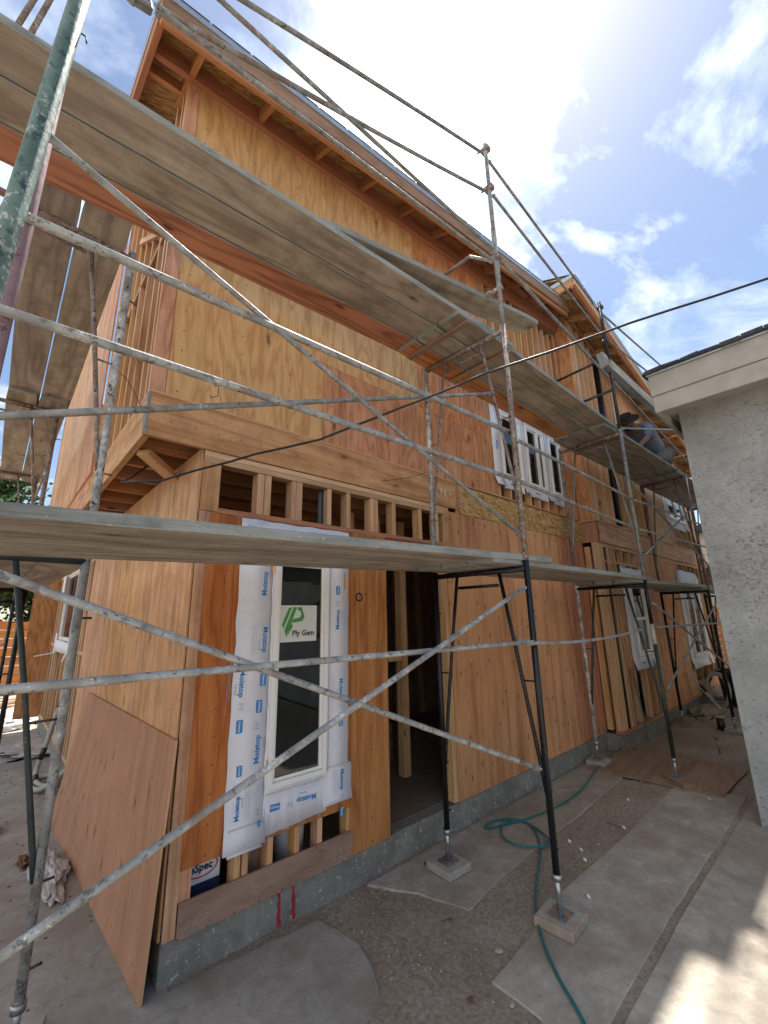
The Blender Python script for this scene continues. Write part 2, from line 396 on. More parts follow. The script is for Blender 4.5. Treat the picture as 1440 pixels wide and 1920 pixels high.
# ------------------------------------------------------------------ ground and slabs
def plate(mb, poly, a0, a1, axis='Y', mi=0, grain='z'):
    """flat piece standing in a wall: poly of (along, z); axis is the wall's normal"""
    n = len(poly); P3 = (lambda u_, z, a: (u_, a, z)) if axis == 'Y' else (lambda u_, z, a: (a, u_, z))
    ar = sum(poly[i][0] * poly[(i + 1) % n][1] - poly[(i + 1) % n][0] * poly[i][1] for i in range(n))
    if ar < 0: poly = poly[::-1]
    k = len(mb.v); mb.v += [P3(x, z, a0) for x, z in poly] + [P3(x, z, a1) for x, z in poly]
    g = (lambda x, z: (z, x)) if grain == 'z' else (lambda x, z: (x, z))
    fa = [k + i for i in range(n)]; fb = [k + 2 * n - 1 - i for i in range(n)]
    if axis == 'X': fa.reverse(); fb.reverse()
    mb.f.append(fa); mb.uv += [g(*poly[i - k]) for i in fa]; mb.mi.append(mi); mb.sm.append(False)
    mb.f.append(fb); mb.uv += [g(*poly[i - k - n]) for i in fb]; mb.mi.append(mi); mb.sm.append(False)
    for i in range(n):
        j = (i + 1) % n; l = math.dist(poly[i], poly[j]); q = [k + j, k + i, k + n + i, k + n + j]
        if axis == 'X': q.reverse()
        mb.f.append(q); mb.uv += [(0, 0), (l, 0), (l, .01), (0, .01)]; mb.mi.append(mi); mb.sm.append(False)
    return mb
def rect(x0, x1, z0, z1): return [(x0, z0), (x1, z0), (x1, z1), (x0, z1)]

def ground():
    mb = MB(); xs = [-60, -20, -8, -4] + [-2 + .14 * i for i in range(86)] + [11, 13, 16, 22, 40, 90]
    ys = [-60, -20, -8, -4] + [-2.6 + .1 * i for i in range(33)] + [1.2, 2, 3, 4, 5, 6, 7, 8, 10, 13, 18, 30, 90]
    idx = {}
    for i, x in enumerate(xs):
        for j, y in enumerate(ys):
            h = -.02
            if -1.9 < x < 10.2 and -2.6 < y < .7:
                h += .028 * mnoise.noise((x * 1.3, y * 1.3, 0)) + .014 * mnoise.noise((x * 5, y * 5, 2))
                h = min(h + .014, -.005)
                if x > 6.3: h += .02
                if y > -.03 and x > 5.6: h = -.04
            idx[i, j] = len(mb.v); mb.v.append((x, y, h))
    for i in range(len(xs) - 1):
        for j in range(len(ys) - 1):
            mb.f.append([idx[i, j], idx[i + 1, j], idx[i + 1, j + 1], idx[i, j + 1]]); mb.uv += [(0, 0)] * 4; mb.mi.append(0); mb.sm.append(True)
    tag(mb.build('ground', 'dirt'), kind='structure')
ground()
def jag(poly, step=.12, amp=.012, seed=1):
    rnd = random.Random(seed); out = []
    for i, p in enumerate(poly):
        q = poly[(i + 1) % len(poly)]; l = math.dist(p, q); k = max(1, int(l / step))
        for s_ in range(k):
            t_ = s_ / k; out.append((p[0] + (q[0] - p[0]) * t_ + rnd.uniform(-amp, amp), p[1] + (q[1] - p[1]) * t_ + rnd.uniform(-amp, amp)))
    return out
def slab(name, poly, mt, amp=.008, top=0.0, bot=-.09, seed=1, step=.1):
    o = MB().prism(jag(poly, step, amp, seed), bot, top).build(name, mt, None, .006); return tag(o, kind='structure')
slab('left_patio', [(.90, -.10), (.93, -.25), (.95, -.42), (.92, -.60), (.84, -.74), (.70, -.82), (.5, -.88), (.1, -1.0), (-.6, -1.3), (-1.6, -1.7), (-3.5, -1.7), (-3.5, 6.2), (.05, 6.2), (.05, -.03), (.3, -.03)], 'slab_left', .012, 0, -.1, 3)
slab('far_patio', [(-3.5, 6.23), (0, 6.23), (0, 12.6), (-6, 12.6), (-6, 6.23)], 'slab_concrete', .01, -.004, -.1, 4)
slab('path', [(1.34, -.03), (1.42, -.2), (1.53, -.36), (1.63, -.69), (2.2, -.63), (3.07, -.60), (4.14, -.55), (4.9, -.5), (4.9, -.02), (3, -.02)], 'slab_concrete', .007, -.002, -.1, 5)
slab('walkway', [(1.28, -1.10), (1.69, -1.07), (2.24, -1.0), (3.24, -1.02), (4.4, -1.0), (4.9, -.99), (5.0, -1.58), (2.5, -1.575), (1.49, -1.6), (.9, -1.61), (1.27, -1.38)], 'slab_concrete', .0025, 0, -.1, 6)
slab('walkway', [(-1.8, -1.66), (1.49, -1.645), (2.5, -1.62), (4.4, -1.62), (5.3, -1.64), (5.3, -3.6), (-1.8, -3.6)], 'slab_concrete', .0015, .002, -.1, 7)

# ------------------------------------------------------------------ the timber house
H = thing('timber_house', (0, 0, 0), 'two storey house under construction with bare plywood sheathing, open studs and taped windows', 'house')
def panel(x0, x1, z0, z1, mt, y0=0, y1=.012, axis='Y', name='sheathing_panel', grain='z', poly=None):
    return plate(MB(), poly or rect(x0, x1, z0, z1), y0, y1, axis, 0, grain).build(name, mt, H)
def stud(x, z0, z1, y0=.014, w_=.038, d=.089, mt='lumber', name='stud'):
    return MB().box(x, x + w_, y0, y0 + d, z0, z1).build(name, mt, H, .002)
def studY(y, z0, z1, x0, w_=.038, d=.089, mt='lumber', name='stud'):
    return MB().box(x0, x0 + d, y, y + w_, z0, z1).build(name, mt, H, .002)
# foundation and floors
f_ = MB().prism([(0, .009), (5.7, .009), (5.7, -.20), (12.2, -.20), (12.2, 7.6), (0, 7.6)], -.15, .2); f_.build('foundation', 'foundation_concrete', H, .006)
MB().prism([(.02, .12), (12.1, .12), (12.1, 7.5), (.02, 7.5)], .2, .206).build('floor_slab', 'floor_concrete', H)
MB().prism([(-.35, .02), (5.7, .02), (5.7, -.18), (12.1, -.18), (12.1, 7.5), (-.35, 7.5)], 3.17, 3.19).build('upper_floor', 'osb', H)
# rear, right and inner walls
panel(-.37, 12.2, .2, 6.4, 'ply_red', 7.5, 7.52, name='rear_wall')
panel(-.2, 7.5, .2, 6.2, 'ply_red', 12.15, 12.17, 'X', 'end_wall')
panel(.1, 5.6, 3.2, 7.0, 'ply_dirty_shade', 3.3, 3.315, name='inner_partition')  # darker sheet: the shade behind the open studs is put into its colour
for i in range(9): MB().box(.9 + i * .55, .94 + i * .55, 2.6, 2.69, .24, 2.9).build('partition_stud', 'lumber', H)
panel(3.0, 12, .24, 2.9, 'ply_dirty_shade', 2.75, 2.765, name='inner_partition')
panel(5.9, 12, 3.2, 7.0, 'ply_dirty_shade', 2.6, 2.615, name='inner_partition')
MB().box(1.95, 2.75, 1.2, 1.24, .21, .62).build('inner_partition', 'ply_dirty_shade', H)
for x in (1.75, 2.12, 2.5): MB().box(x, x + .09, .75, .84, .21, 2.9).build('inner_post', 'lumber', H)
MB().box(1.75, 2.6, .76, .8, 1.35, 1.43).build('inner_blocking', 'lumber', H)
# floor joists over the ground floor, seen through the row of openings and under the overhang
for i in range(14):
    y = .32 + i * .4
    MB().box(-.34, 4.6, y, y + .04, 2.95, 3.165).build('floor_joist', 'lumber_red', H)
MB().box(.0, .04, .02, 5.6, 2.76, 2.948).build('top_plate', 'lumber', H)
# ground-floor front, from the corner to the right
panel(0, .062, .205, 2.50, 'ply_pale', -.006, .008, name='corner_strip')
panel(.064, .56, .50, 2.50, 'ply_orange')
panel(.07, 1.23, .19, .355, 'ply_dirty_shade', -.012, .002, grain='x')
panel(.064, .128, .357, .498, 'ply_pale')
panel(.565, .975, .50, .80, 'ply_orange', .001, .012); panel(.565, .975, 2.2, 2.50, 'ply_orange', .001, .012)
panel(.98, 1.215, .50, 2.50, 'ply_orange')
panel(1.217, 1.60, .195, 2.50, 'ply_orange', -.004, .010)
for x in (.37, .42, .58, .77, .945, 1.19): stud(x, .26, .50, .004)
MB().box(0.02, 1.6, .02, .11, .206, .25).build('bottom_plate', 'lumber', H)
for x in (.02, 1.5, 1.56, 2.38, 2.42): stud(x, .25, 2.5, .016)
panel(1.60, 1.612, .2, 2.5, 'black_pipe', .0, .1, name='door_membrane')
MB().box(2.37, 2.425, -.002, .09, .215, 2.5).build('door_jamb', 'lumber', H, .002)
MB().box(1.56, 2.43, .02, .1, 2.42, 2.5).build('door_header', 'lumber_red', H)
for i, (x0, x1) in enumerate(((2.43, 3.64), (3.645, 4.86), (4.865, 5.69))): panel(x0, x1, .21, 2.875, 'ply_tan', -.003, .010)
panel(2.48, 2.7, 2.5, 2.875, 'ply_red', .0, .0125) if False else None
# row of openings under the floor line
panel(-.0, .115, 2.505, 2.915, 'ply_pale')
panel(.11, 2.43, 2.498, 2.532, 'lumber_red', -.006, .09, grain='x', name='sill_plate')
for x0, w_ in ((.385, .05), (.44, .05), (.66, .038), (.70, .052), (.985, .04), (1.18, .04), (1.44, .045), (1.487, .04), (1.70, .045), (2.05, .045), (2.30, .04), (2.42, .04)): stud(x0, 2.534, 2.835, .004, w_)
MB().box(.94, .99, .05, .1, 2.5, 3.1).build('drain_pipe', 'black_pipe', H, .02)
for z in (2.836, 2.876): panel(.0, 2.50, z, z + .037, 'lumber', -.002, .09, grain='x', name='top_plate')
panel(-.37, 2.62, 2.918, 3.205, 'ply_pale', -.014, .02, grain='x', name='rim_beam')
panel(2.63, 5.69, 2.88, 3.195, 'osb', -.004, .02, grain='x', name='rim_beam')
panel(2.62, 2.70, 2.9, 3.2, 'lumber_red', -.010, .0, name='beam_splice')
MB().text('- N -', .13, Matrix.Translation((2.42, -.0165, 3.06)) @ Matrix.Rotation(R(90), 4, 'X') @ Matrix.Rotation(R(8), 4, 'Z'), 0, .001).build('chalk_mark', 'marker_white', H)
panel(-.37, 5.69, 3.207, 3.222, 'lumber', -.016, .09, grain='x', name='sole_plate')
# upper front
def beamz(x): return 5.885 + .117 * (x + .3)
def tall(x0, x1, z0, mt, **k): return panel(0, 0, 0, 0, mt, poly=[(x0, z0), (x1, z0), (x1, beamz(x1) + .1), (x0, beamz(x0) + .1)], **k)
panel(-.37, -.283, 3.223, 5.92, 'ply_red', -.002, .012, name='corner_strip')
tall(-.279, .918, 3.223, 'ply_gold'); tall(.921, 2.11, 3.953, 'ply_gold')
panel(.921, 2.11, 3.223, 3.95, 'ply_red'); panel(2.113, 3.3, 3.223, 3.95, 'ply_red'); tall(2.113, 3.3, 3.953, 'ply_red'); tall(3.303, 3.50, 3.223, 'ply_red')
panel(3.5, 5.35, 3.425, 3.5, 'lumber_red', 0, .05, grain='x', name='window_sill_plate')
panel(3.5, 5.35, 4.40, 4.60, 'lumber', 0, .09, grain='x', name='window_header')
panel(5.35, 5.69, 3.223, 4.6, 'ply_red')
for i in range(8): stud(3.52 + i * .245, 3.223, 3.424, .004)
for i in range(12): stud(3.52 + i * .188, 4.60, 6.42, .004)
for x in (4.1, 4.75): stud(x, 3.5, 4.40, .02)
panel(5.55, 5.69, 4.6, 6.5, 'ply_red', .001, .014)
def eave(x): return 5.64 + (x + .66) * .148            # underside of the front fascia

MB().bar((-.64, -.022, beamz(-.64) + .1), (5.69, -.022, beamz(5.69) + .1), .044, .2, (0, 1, 0)).build('frieze_beam', 'lumber_red', H)
MB().bar((-.64, -.07, beamz(-.64) + .215), (5.69, -.07, beamz(5.69) + .215), .12, .03, (0, 1, 0)).build('frieze_beam', 'lumber_red', H)
SL = .42
def roofslab(x0, x1, ef, y0, y1, nm):
    a, b = Vector((x0, y0, ef(x0) + .205)), Vector((x1, y0, ef(x1) + .205)); s_ = Vector((0, y1 - y0, (y1 - y0) * SL))
    c = (a + b) / 2 + s_ / 2
    r_ = MB().obox(c, (b - a) / 2, s_ / 2, (0, 0, .012)).build(nm, 'osb', H)
    MB().obox(c + Vector((0, -.012, .024)), (b - a) / 2 + Vector((.01, 0, 0)), s_ / 2, (0, 0, .0105)).build('shingles', 'shingle', r_)
    t_ = MB(); rnd = random.Random(4); n_ = int((x1 - x0) / .3)
    for i in range(n_):
        x = x0 + (x1 - x0) * (i + .5) / n_; t_.obox((x, y0 + .1, ef(x) + .205 + .1 * SL + .038 + rnd.uniform(-.002, .004)), (.14, 0, .14 * (ef(x1) - ef(x0)) / (x1 - x0)), (0, .13, .13 * SL), (0, 0, .006))
    t_.build('shingle_course', 'shingle', r_)
    MB().bar(a + Vector((0, -.024, -.005)), b + Vector((0, -.024, -.005)), .008, .06, (0, 1, 0)).build('drip_edge', 'drip_edge', r_)
    MB().bar(a + Vector((0, -.004, -.088)), b + Vector((0, -.004, -.088)), .03, .15, (0, 1, 0)).build('fascia', 'ply_dirty_shade' if nm == 'roof' else 'lumber', r_)
    MB().bar(a + Vector((0, .03, -.115)), b + Vector((0, .03, -.115)), .034, .20, (0, 1, 0)).build('sub_fascia', 'lumber_red', r_)
    return r_
rf = roofslab(-.66, 5.35, eave, -.40, 3.6, 'roof')
zt = eave(-.66) + .1
MB().bar((-.64, -.38, zt), (-.64, 3.6, zt + 3.98 * SL), .04, .17, (1, 0, 0)).build('rake_board', 'lumber_red', H)
MB().bar((-.665, -.38, zt + .09), (-.665, 3.6, zt + .09 + 3.98 * SL), .01, .06, (1, 0, 0)).build('rake_drip_edge', 'drip_edge', H)
for i in range(11):
    x = -.36 + i * .56; z = eave(x) + .125
    MB().bar((x, -.38, z + .0), (x, .35, z + .73 * SL), .04, .12, (1, 0, 0)).build('rafter', 'lumber_red', H)
for i in range(5):
    y = .2 + i * .6; z = zt + (y + .38) * SL + .02
    MB().bar((-.62, y, z), (-.3, y, z + .03), .04, .1, (0, 1, 0)).build('lookout', 'lumber_red', H)
panel(0, 0, 0, 0, 'ply_red', .016, .03, name='eave_blocking', poly=[(-.37, 5.9), (5.69, 6.62), (5.69, 7.0), (-.37, 6.1)])
# upper left side wall: open studs first, then sheathing
def gz(y): return 5.90 + SL * y
MB().box(-.36, -.27, .1, 7.4, 3.207, 3.245).build('sole_plate', 'lumber', H)
for y in (.055, .15, .33, .62, .90, 1.18, 1.5, 1.8, 2.05): studY(y, 3.246, gz(y) - .02, -.36)
for a, b in (((.40, 4.75), (1.2, 5.3)), ((1.2, 4.5), (2.05, 5.1))): MB().bar((-.355, a[0], a[1]), (-.355, b[0], b[1]), .04, .045).build('fire_blocking', 'lumber', H)
MB().box(-.36, -.27, .1, 2.1, 4.6, 4.64).build('fire_blocking', 'lumber', H)
panel(0, 0, 0, 0, 'ply_pale', -.385, -.372, 'X', poly=[(2.10, 3.23), (3.3, 3.24), (3.3, gz(3.3)), (2.10, gz(2.1))])
panel(0, 0, 0, 0, 'ply_pale', -.385, -.372, 'X', poly=[(3.303, 3.24), (4.5, 3.24), (4.5, gz(3.6)), (3.303, gz(3.3))])
panel(0, 0, 0, 0, 'ply_pale', -.385, -.372, 'X', poly=[(4.503, 3.24), (7.0, 3.26), (7.0, gz(3.2)), (4.503, gz(3.6))])
panel(0, 0, 0, 0, 'ply_red', .75, .765, 'X', name='inner_partition', poly=[(.15, 3.2), (1.9, 3.2), (1.9, 6.3), (.15, 5.9)])
MB().box(-.372, -.33, .02, 2.25, 2.925, 3.205).build('rim_beam', 'ply_pale', H, .002)
MB().box(-.372, -.33, 2.26, 7.0, 2.925, 3.205).build('rim_beam', 'ply_pale', H, .002)
MB().box(-.376, -.36, -.017, .03, 2.93, 3.2).build('corner_strap', 'galv', H)
MB().bar((-.30, .30, 2.915), (-.02, .55, 2.84), .09, .04).build('overhang_brace', 'lumber', H)
# ground-floor left side wall
panel(.02, 1.22, .205, 2.93, 'ply_pale', -.014, -.001, 'X'); panel(1.223, 2.44, .205, 2.93, 'ply_pale', -.014, -.001, 'X'); panel(2.443, 3.7, .205, 2.93, 'ply_pale', -.014, -.001, 'X')
for y in (3.76, 4.0, 4.15, 4.55, 6.35, 6.55, 6.9, 7.3): studY(y, .25, 2.75, .0)
MB().box(0, .09, 3.72, 7.5, .206, .25).build('bottom_plate', 'lumber', H)
MB().box(0, .09, 3.72, 7.5, 1.42, 1.46).build('fire_blocking', 'lumber', H)
MB().box(0, .09, 4.6, 6.4, 1.46, 1.54).build('window_sill_plate', 'lumber', H)
for y in (4.8, 5.2, 5.6, 6.0): studY(y, .25, 1.46, .0)
MB().box(0, .09, 3.72, 7.5, 2.6, 2.75).build('window_header', 'lumber', H)

# ---- windows: frame mesh as the part, glass, flashing and sticker under it
FR = Matrix.Rotation(R(90), 4, 'X')
def TF(x, y, z, rot=0, axis='Y'):
    base = Matrix.Translation((x, y, z))
    if axis == 'X': base = base @ Matrix.Rotation(R(-90), 4, 'Z')
    return base @ FR @ Matrix.Rotation(R(rot), 4, 'Z')
def window(x0, x1, z0, z1, y=-.03, fw=.035, mull=(), axis='Y', rail=None, label=None, glassy=.03):
    mb = MB()
    def b(u0, u1, a0, a1, z0_, z1_):
        if axis == 'Y': mb.box(u0, u1, a0, a1, z0_, z1_)
        else: mb.box(a0, a1, u0, u1, z0_, z1_)
    for (u0, u1, w0, w1) in ((x0, x0 + fw, z0, z1), (x1 - fw, x1, z0, z1), (x0 + fw, x1 - fw, z0, z0 + fw), (x0 + fw, x1 - fw, z1 - fw, z1)):
        b(u0, u1, y, y + .07, w0, w1)
    for (u0, u1, w0, w1) in ((x0 + fw, x0 + fw + .02, z0 + fw, z1 - fw), (x1 - fw - .02, x1 - fw, z0 + fw, z1 - fw), (x0 + fw + .02, x1 - fw - .02, z0 + fw, z0 + fw + .02), (x0 + fw + .02, x1 - fw - .02, z1 - fw - .02, z1 - fw)):
        b(u0, u1, y + .018, y + .06, w0, w1)
    for mx_ in mull: b(mx_ - fw * .8, mx_ + fw * .8, y + .002, y + .065, z0 + fw, z1 - fw)
    if rail: b(x0 + fw, x1 - fw, y + .012, y + .062, rail - .022, rail + .022)
    o = mb.build('window', 'vinyl', H, .002)
    if label: o['label'] = label
    g = MB()
    if axis == 'Y': g.box(x0 + fw, x1 - fw, y + glassy, y + glassy + .006, z0 + fw, z1 - fw)
    else: g.box(y + glassy, y + glassy + .006, x0 + fw, x1 - fw, z0 + fw, z1 - fw)
    g.build('glass', 'glass', o)
    return o
def strip(mb, u0, u1, z0, z1, y, wav=.006, seed=0, n=18, long='z', axis='Y', curl=0.0, skew=0.0):
    """paper-like flashing strip with an uneven edge, about a millimetre thick"""
    rnd = random.Random(seed); k = len(mb.v); ra = [rnd.uniform(-wav, wav) for _ in range(n + 1)]; rb = [rnd.uniform(-wav, wav) for _ in range(n + 1)]
    ra = [(ra[max(0, i - 1)] + ra[i]) / 2 for i in range(n + 1)]; rb = [(rb[max(0, i - 1)] + rb[i]) / 2 for i in range(n + 1)]
    for layer in (0, 1):
        for i in range(n + 1):
            t_ = i / n; cu = curl * max(0, (.12 - t_) / .12) ** 2; sk = skew * t_
            yy = y - layer * .0012 - cu - .0016 * math.sin(i * 2.1 + seed)
            if long == 'z': a, b = (u0 + ra[i] + sk, z0 + (z1 - z0) * t_), (u1 + rb[i] + sk, z0 + (z1 - z0) * t_)
            else: a, b = (u0 + (u1 - u0) * t_, z0 + ra[i] + sk), (u0 + (u1 - u0) * t_, z1 + rb[i] + sk)
            for (p, q) in (a, b): mb.v.append((p, yy, q) if axis == 'Y' else (yy, p, q))
    m_ = 2 * (n + 1)
    for i in range(n):
        a = k + 2 * i
        mb.f.append([a + m_, a + m_ + 1, a + m_ + 3, a + m_ + 2]); mb.f.append([a, a + 2, a + 3, a + 1]); mb.f.append([a, a + m_, a + m_ + 2, a + 2]); mb.f.append([a + 1, a + 3, a + m_ + 3, a + m_ + 1])
        mb.uv += [(0, 0)] * 16; mb.mi += [0] * 4; mb.sm += [True] * 4
    for a in (k, k + 2 * n): mb.f.append([a, a + 1, a + m_ + 1, a + m_]); mb.uv += [(0, 0)] * 4; mb.mi.append(0); mb.sm.append(False)
def tape_print(mb, x, z, y, rot, size=.055, word='Moistop', both=True):
    """printed repeat on the flashing roll: bold word, outlined PF, small box with the maker's word, fine lines"""
    def T_(du, dz, r_=rot): 
        c, s_ = math.cos(R(rot)), math.sin(R(rot)); return TF(x + du * c - dz * s_, y, z + du * s_ + dz * c, r_)
    mb.text(word, size, T_(0, 0), 1, .0013); mb.text('PF', size, T_(size * 2.75, 0), 2, 0)
    mb.text('Flashing', size * .42, T_(size * .6, -size * .8), 2, 0)
    for q in range(3): mb.raw([(-size * 1.9, -.0008, 0), (size * 1.9, -.0008, 0), (size * 1.9, .0008, 0), (-size * 1.9, .0008, 0)], [[0, 1, 2, 3]], 2, T_(0, -size * (1.25 + q * .25)))
    for q in (0, 1):
        mb.raw([(-size * 2.1, -.0006, 0), (size * 3.5, -.0006, 0), (size * 3.5, .0006, 0), (-size * 2.1, .0006, 0)], [[0, 1, 2, 3]], 2, T_(0, size * .62 - q * size * 2.5))
    if both:
        mb.raw([(-size * .75, -size * .42, 0), (size * .75, -size * .42, 0), (size * .75, size * .42, 0), (-size * .75, size * .42, 0)], [[0, 1, 2, 3]], 1, T_(size * 5.0, 0))
        Tt = T_(size * 5.0, 0); Tt = Tt @ Matrix.Translation((0, 0, .0008)); mb.text('Henry', size * .48, Tt, 0, .0004)
FM = ['flash_white', 'print_blue', 'print_grey', 'sealant']
# the tall window beside the corner
w1 = window(.545, .985, .775, 2.23, -.035, .032)
w1['label'] = 'tall narrow white window with a green and white sticker, taped all round'
fl = MB()
strip(fl, .285, .545, .50, 2.45, -.010, .006, 1, 30, skew=.0, curl=.02)
strip(fl, .985, 1.185, .60, 2.45, -.010, .005, 2, 30)
strip(fl, .53, 1.0, .52, .775, -.0125, .006, 3, 16, long='x', skew=.02)
strip(fl, .28, 1.185, 2.24, 2.485, -.0125, .008, 4, 20, long='x')
strip(fl, .965, 1.215, .565, .80, -.0155, .006, 5, 8, curl=.01)
strip(fl, .31, .525, .485, .62, -.0165, .006, 8, 8, curl=.015)
tape_print(fl, .47, 2.05, -.0130, 90, .05); tape_print(fl, .49, 1.68, -.0130, -90, .05)
tape_print(fl, .345, 1.42, -.0130, -90, .05); tape_print(fl, .47, 1.02, -.0130, 90, .05)
tape_print(fl, .36, .72, -.0145, 90, .04); tape_print(fl, .50, .56, -.0185, 90, .04, both=False)
tape_print(fl, 1.085, 1.80, -.0130, 90, .044); tape_print(fl, 1.12, 1.30, -.0130, -90, .044)
tape_print(fl, .84, .655, -.0155, 178, .046); tape_print(fl, 1.13, .70, -.0185, -90, .04)
tape_print(fl, .38, 2.40, -.0150, 180, .048, both=False); tape_print(fl, .9, 2.40, -.0150, 180, .03, both=False)
strip(fl, .525, .56, .76, 2.23, -.016, .007, 6, 34); strip(fl, .975, 1.01, .78, 2.23, -.016, .007, 7, 34); strip(fl, .53, 1.0, .745, .79, -.0175, .008, 9, 14, long='x')
fl.build('flashing', FM, w1)
for i, (x, z, a) in enumerate(((.535, .90, .05), (.515, 2.12, .06), (1.145, 2.03, .13), (.56, .80, .05))):
    MB().box(x, x + .022, -.022, -.016, z, z + a).build('shim', 'lumber', w1)
st = MB(); st.box(.60, .895, -.0085, -.0065, 1.655, 1.905, 0)
Y_ = -.0092
def pl(pts, mi): st.raw([(x, z, 0) for x, z in pts], [list(range(len(pts)))], mi, TF(0, Y_, 0))
# leaf-like emblem in green stripes
pl([(.612, 1.775), (.660, 1.885), (.690, 1.893), (.625, 1.745)], 1); pl([(.632, 1.735), (.700, 1.893), (.730, 1.893), (.648, 1.690)], 1)
pl([(.738, 1.893), (.765, 1.893), (.792, 1.828), (.775, 1.795), (.688, 1.783), (.698, 1.810), (.752, 1.820), (.765, 1.838), (.757, 1.865), (.730, 1.873)], 1)
pl([(.655, 1.690), (.672, 1.755), (.688, 1.783), (.698, 1.76)], 1)
st.text('Ply Gem', .053, TF(.785, Y_, 1.712), 2, .0012)
st.build('sticker', ['label_paper', 'label_green', 'ink_black'], w1)
MB().text('o', .16, TF(1.30, -.0055, 1.985), 0, .0, .0003).build('marker_circle', 'ink_black', H)
MB().raw([(1.31, 1.885, 0), (1.335, 1.85, 0), (1.338, 1.852, 0), (1.314, 1.887, 0), (1.235, 1.90, 0), (1.27, 1.94, 0), (1.272, 1.937, 0), (1.238, 1.896, 0), (1.36, 1.99, 0), (1.39, 1.995, 0), (1.39, 1.999, 0), (1.36, 1.995, 0)], [[0, 1, 2, 3], [4, 5, 6, 7], [8, 9, 10, 11]], 0, TF(0, -.0055, 0)).build('marker_lines', 'ink_black', H)
# upper front group of three lights
w2 = window(3.62, 4.10, 3.50, 4.38, -.035); w2['label'] = 'first upper window over the taller scaffold deck, taped in white'
w3 = window(4.24, 4.74, 3.50, 4.38, -.035, mull=(4.55,)); w3['label'] = 'middle upper window with an open sash, taped in white'
w4 = window(4.90, 5.24, 3.50, 4.38, -.035); w4['label'] = 'upper window nearest the projecting bay, taped in white'
for w_, a, b in ((w2, 3.42, 4.17), (w3, 4.17, 4.83), (w4, 4.83, 5.33)):
    f2 = MB(); ww = {w2: (3.62, 4.10), w3: (4.24, 4.74), w4: (4.90, 5.24)}[w_]
    strip(f2, a, ww[0], 3.36, 4.46, -.012, .012, 11, 12, curl=.04); strip(f2, ww[1], b, 3.37, 4.46, -.013, .01, 12, 12, curl=.03)
    strip(f2, ww[0], ww[1], 3.35, 3.5, -.014, .01, 13, 8, long='x'); strip(f2, ww[0], ww[1], 4.38, 4.48, -.014, .01, 14, 8, long='x')
    tape_print(f2, (ww[0] + ww[1]) / 2 - .05, 3.42, -.0175, 0, .03, both=False); tape_print(f2, a + .1, 3.9, -.0155, 90, .04, both=False)
    f2.build('flashing', FM, w_)
# left side window
w5 = window(4.75, 6.2, 1.55, 2.58, -.03, .03, axis='X'); w5['label'] = 'side window behind the near leaning sheet, with loose white tape ends'
f5 = MB()
strip(f5, 4.62, 4.76, 1.3, 2.75, -.05, .012, 21, 10, axis='X', curl=.05); strip(f5, 6.2, 6.42, 1.3, 1.65, -.05, .012, 22, 8, axis='X', curl=.25); strip(f5, 4.7, 6.3, 1.38, 1.55, -.052, .01, 23, 10, long='x', axis='X')
strip(f5, 6.1, 6.42, 2.2, 2.62, -.06, .012, 24, 8, axis='X', curl=.2)
f5.build('flashing', FM, w5)

# ---- projecting bay to the right
BY = -.22
def bp(x0, x1, z0, z1, mt, poly=None, name='sheathing_panel', grain='z', y0=BY, y1=BY + .012): return panel(x0, x1, z0, z1, mt, y0, y1, name=name, grain=grain, poly=poly)
def btop(x): return 6.75 - .21 * (x - 5.8)
bp(5.7, 12.2, 2.86, 3.17, 'ply_pale', name='rim_beam', grain='x', y0=BY - .03)
MB().box(5.69, 5.73, BY - .03, .0, 2.86, 3.17).build('rim_beam', 'lumber_red', H)
MB().box(5.66, 12.2, BY - .045, .0, 3.175, 3.20).build('sole_plate', 'lumber', H)
MB().box(5.70, 12.2, BY + .0, BY + .09, 2.80, 2.855).build('top_plate', 'lumber', H)
MB().box(5.68, 12.2, BY - .02, BY + .1, .206, .245).build('bottom_plate', 'lumber_red', H)
panel(BY + .03, -.003, 3.2, 6.7, 'ply_red', 5.70, 5.712, 'X')
MB().box(5.70, 5.79, BY + .0, BY + .09, .246, 2.80).build('corner_post', 'lumber', H, .003); MB().box(5.80, 5.89, BY + .0, BY + .09, .246, 2.80).build('corner_post', 'lumber', H, .003)
MB().box(5.70, 5.79, -.09, -.01, .246, 2.80).build('corner_post', 'lumber', H, .003)
MB().tube([(5.98, BY + .05, .2), (5.98, BY + .05, 2.8)], .045, 12).build('drain_pipe', 'black_pipe', H); MB().tube([(6.9, BY + .05, 3.2), (6.9, BY + .05, 6.4)], .045, 12).build('drain_pipe', 'black_pipe', H)
for x in (6.05, 6.15, 6.45, 6.9, 7.2, 7.38): stud(x, .246, 1.02 if x > 6.4 else 2.8, BY + .002)
bp(6.2, 6.62, 1.02, 2.35, 'ply_red'); bp(6.2, 7.45, 1.0, 1.1, 'ply_red', y0=BY - .001); bp(6.2, 7.5, 2.30, 2.36, 'lumber', name='lintel')
for x in (6.0, 6.3, 6.62, 6.95, 7.28): stud(x, 2.36, 2.80, BY + .002)
MB().box(5.95, 7.35, BY + .003, BY + .08, 2.56, 2.60).build('fire_blocking', 'lumber', H)
bp(7.36, 7.9, .22, 2.80, 'ply_pale'); bp(7.903, 9.1, .22, 2.80, 'ply_pale'); bp(9.103, 9.65, .22, 2.80, 'ply_pale')
bp(7.36, 7.62, .2, 2.30, 'ply_gold', y0=BY - .014, y1=BY - .001)
bp(9.65, 12.1, .22, .48, 'ply_pale'); bp(9.65, 12.1, .76, .90, 'ply_pale'); bp(9.65, 11.3, 2.36, 2.58, 'ply_red'); bp(10.9, 11.35, .9, 2.3, 'ply_red')
for x in (9.7, 10.2, 10.7, 11.2, 11.7, 12.1): stud(x, .48, .76, BY + .002); 
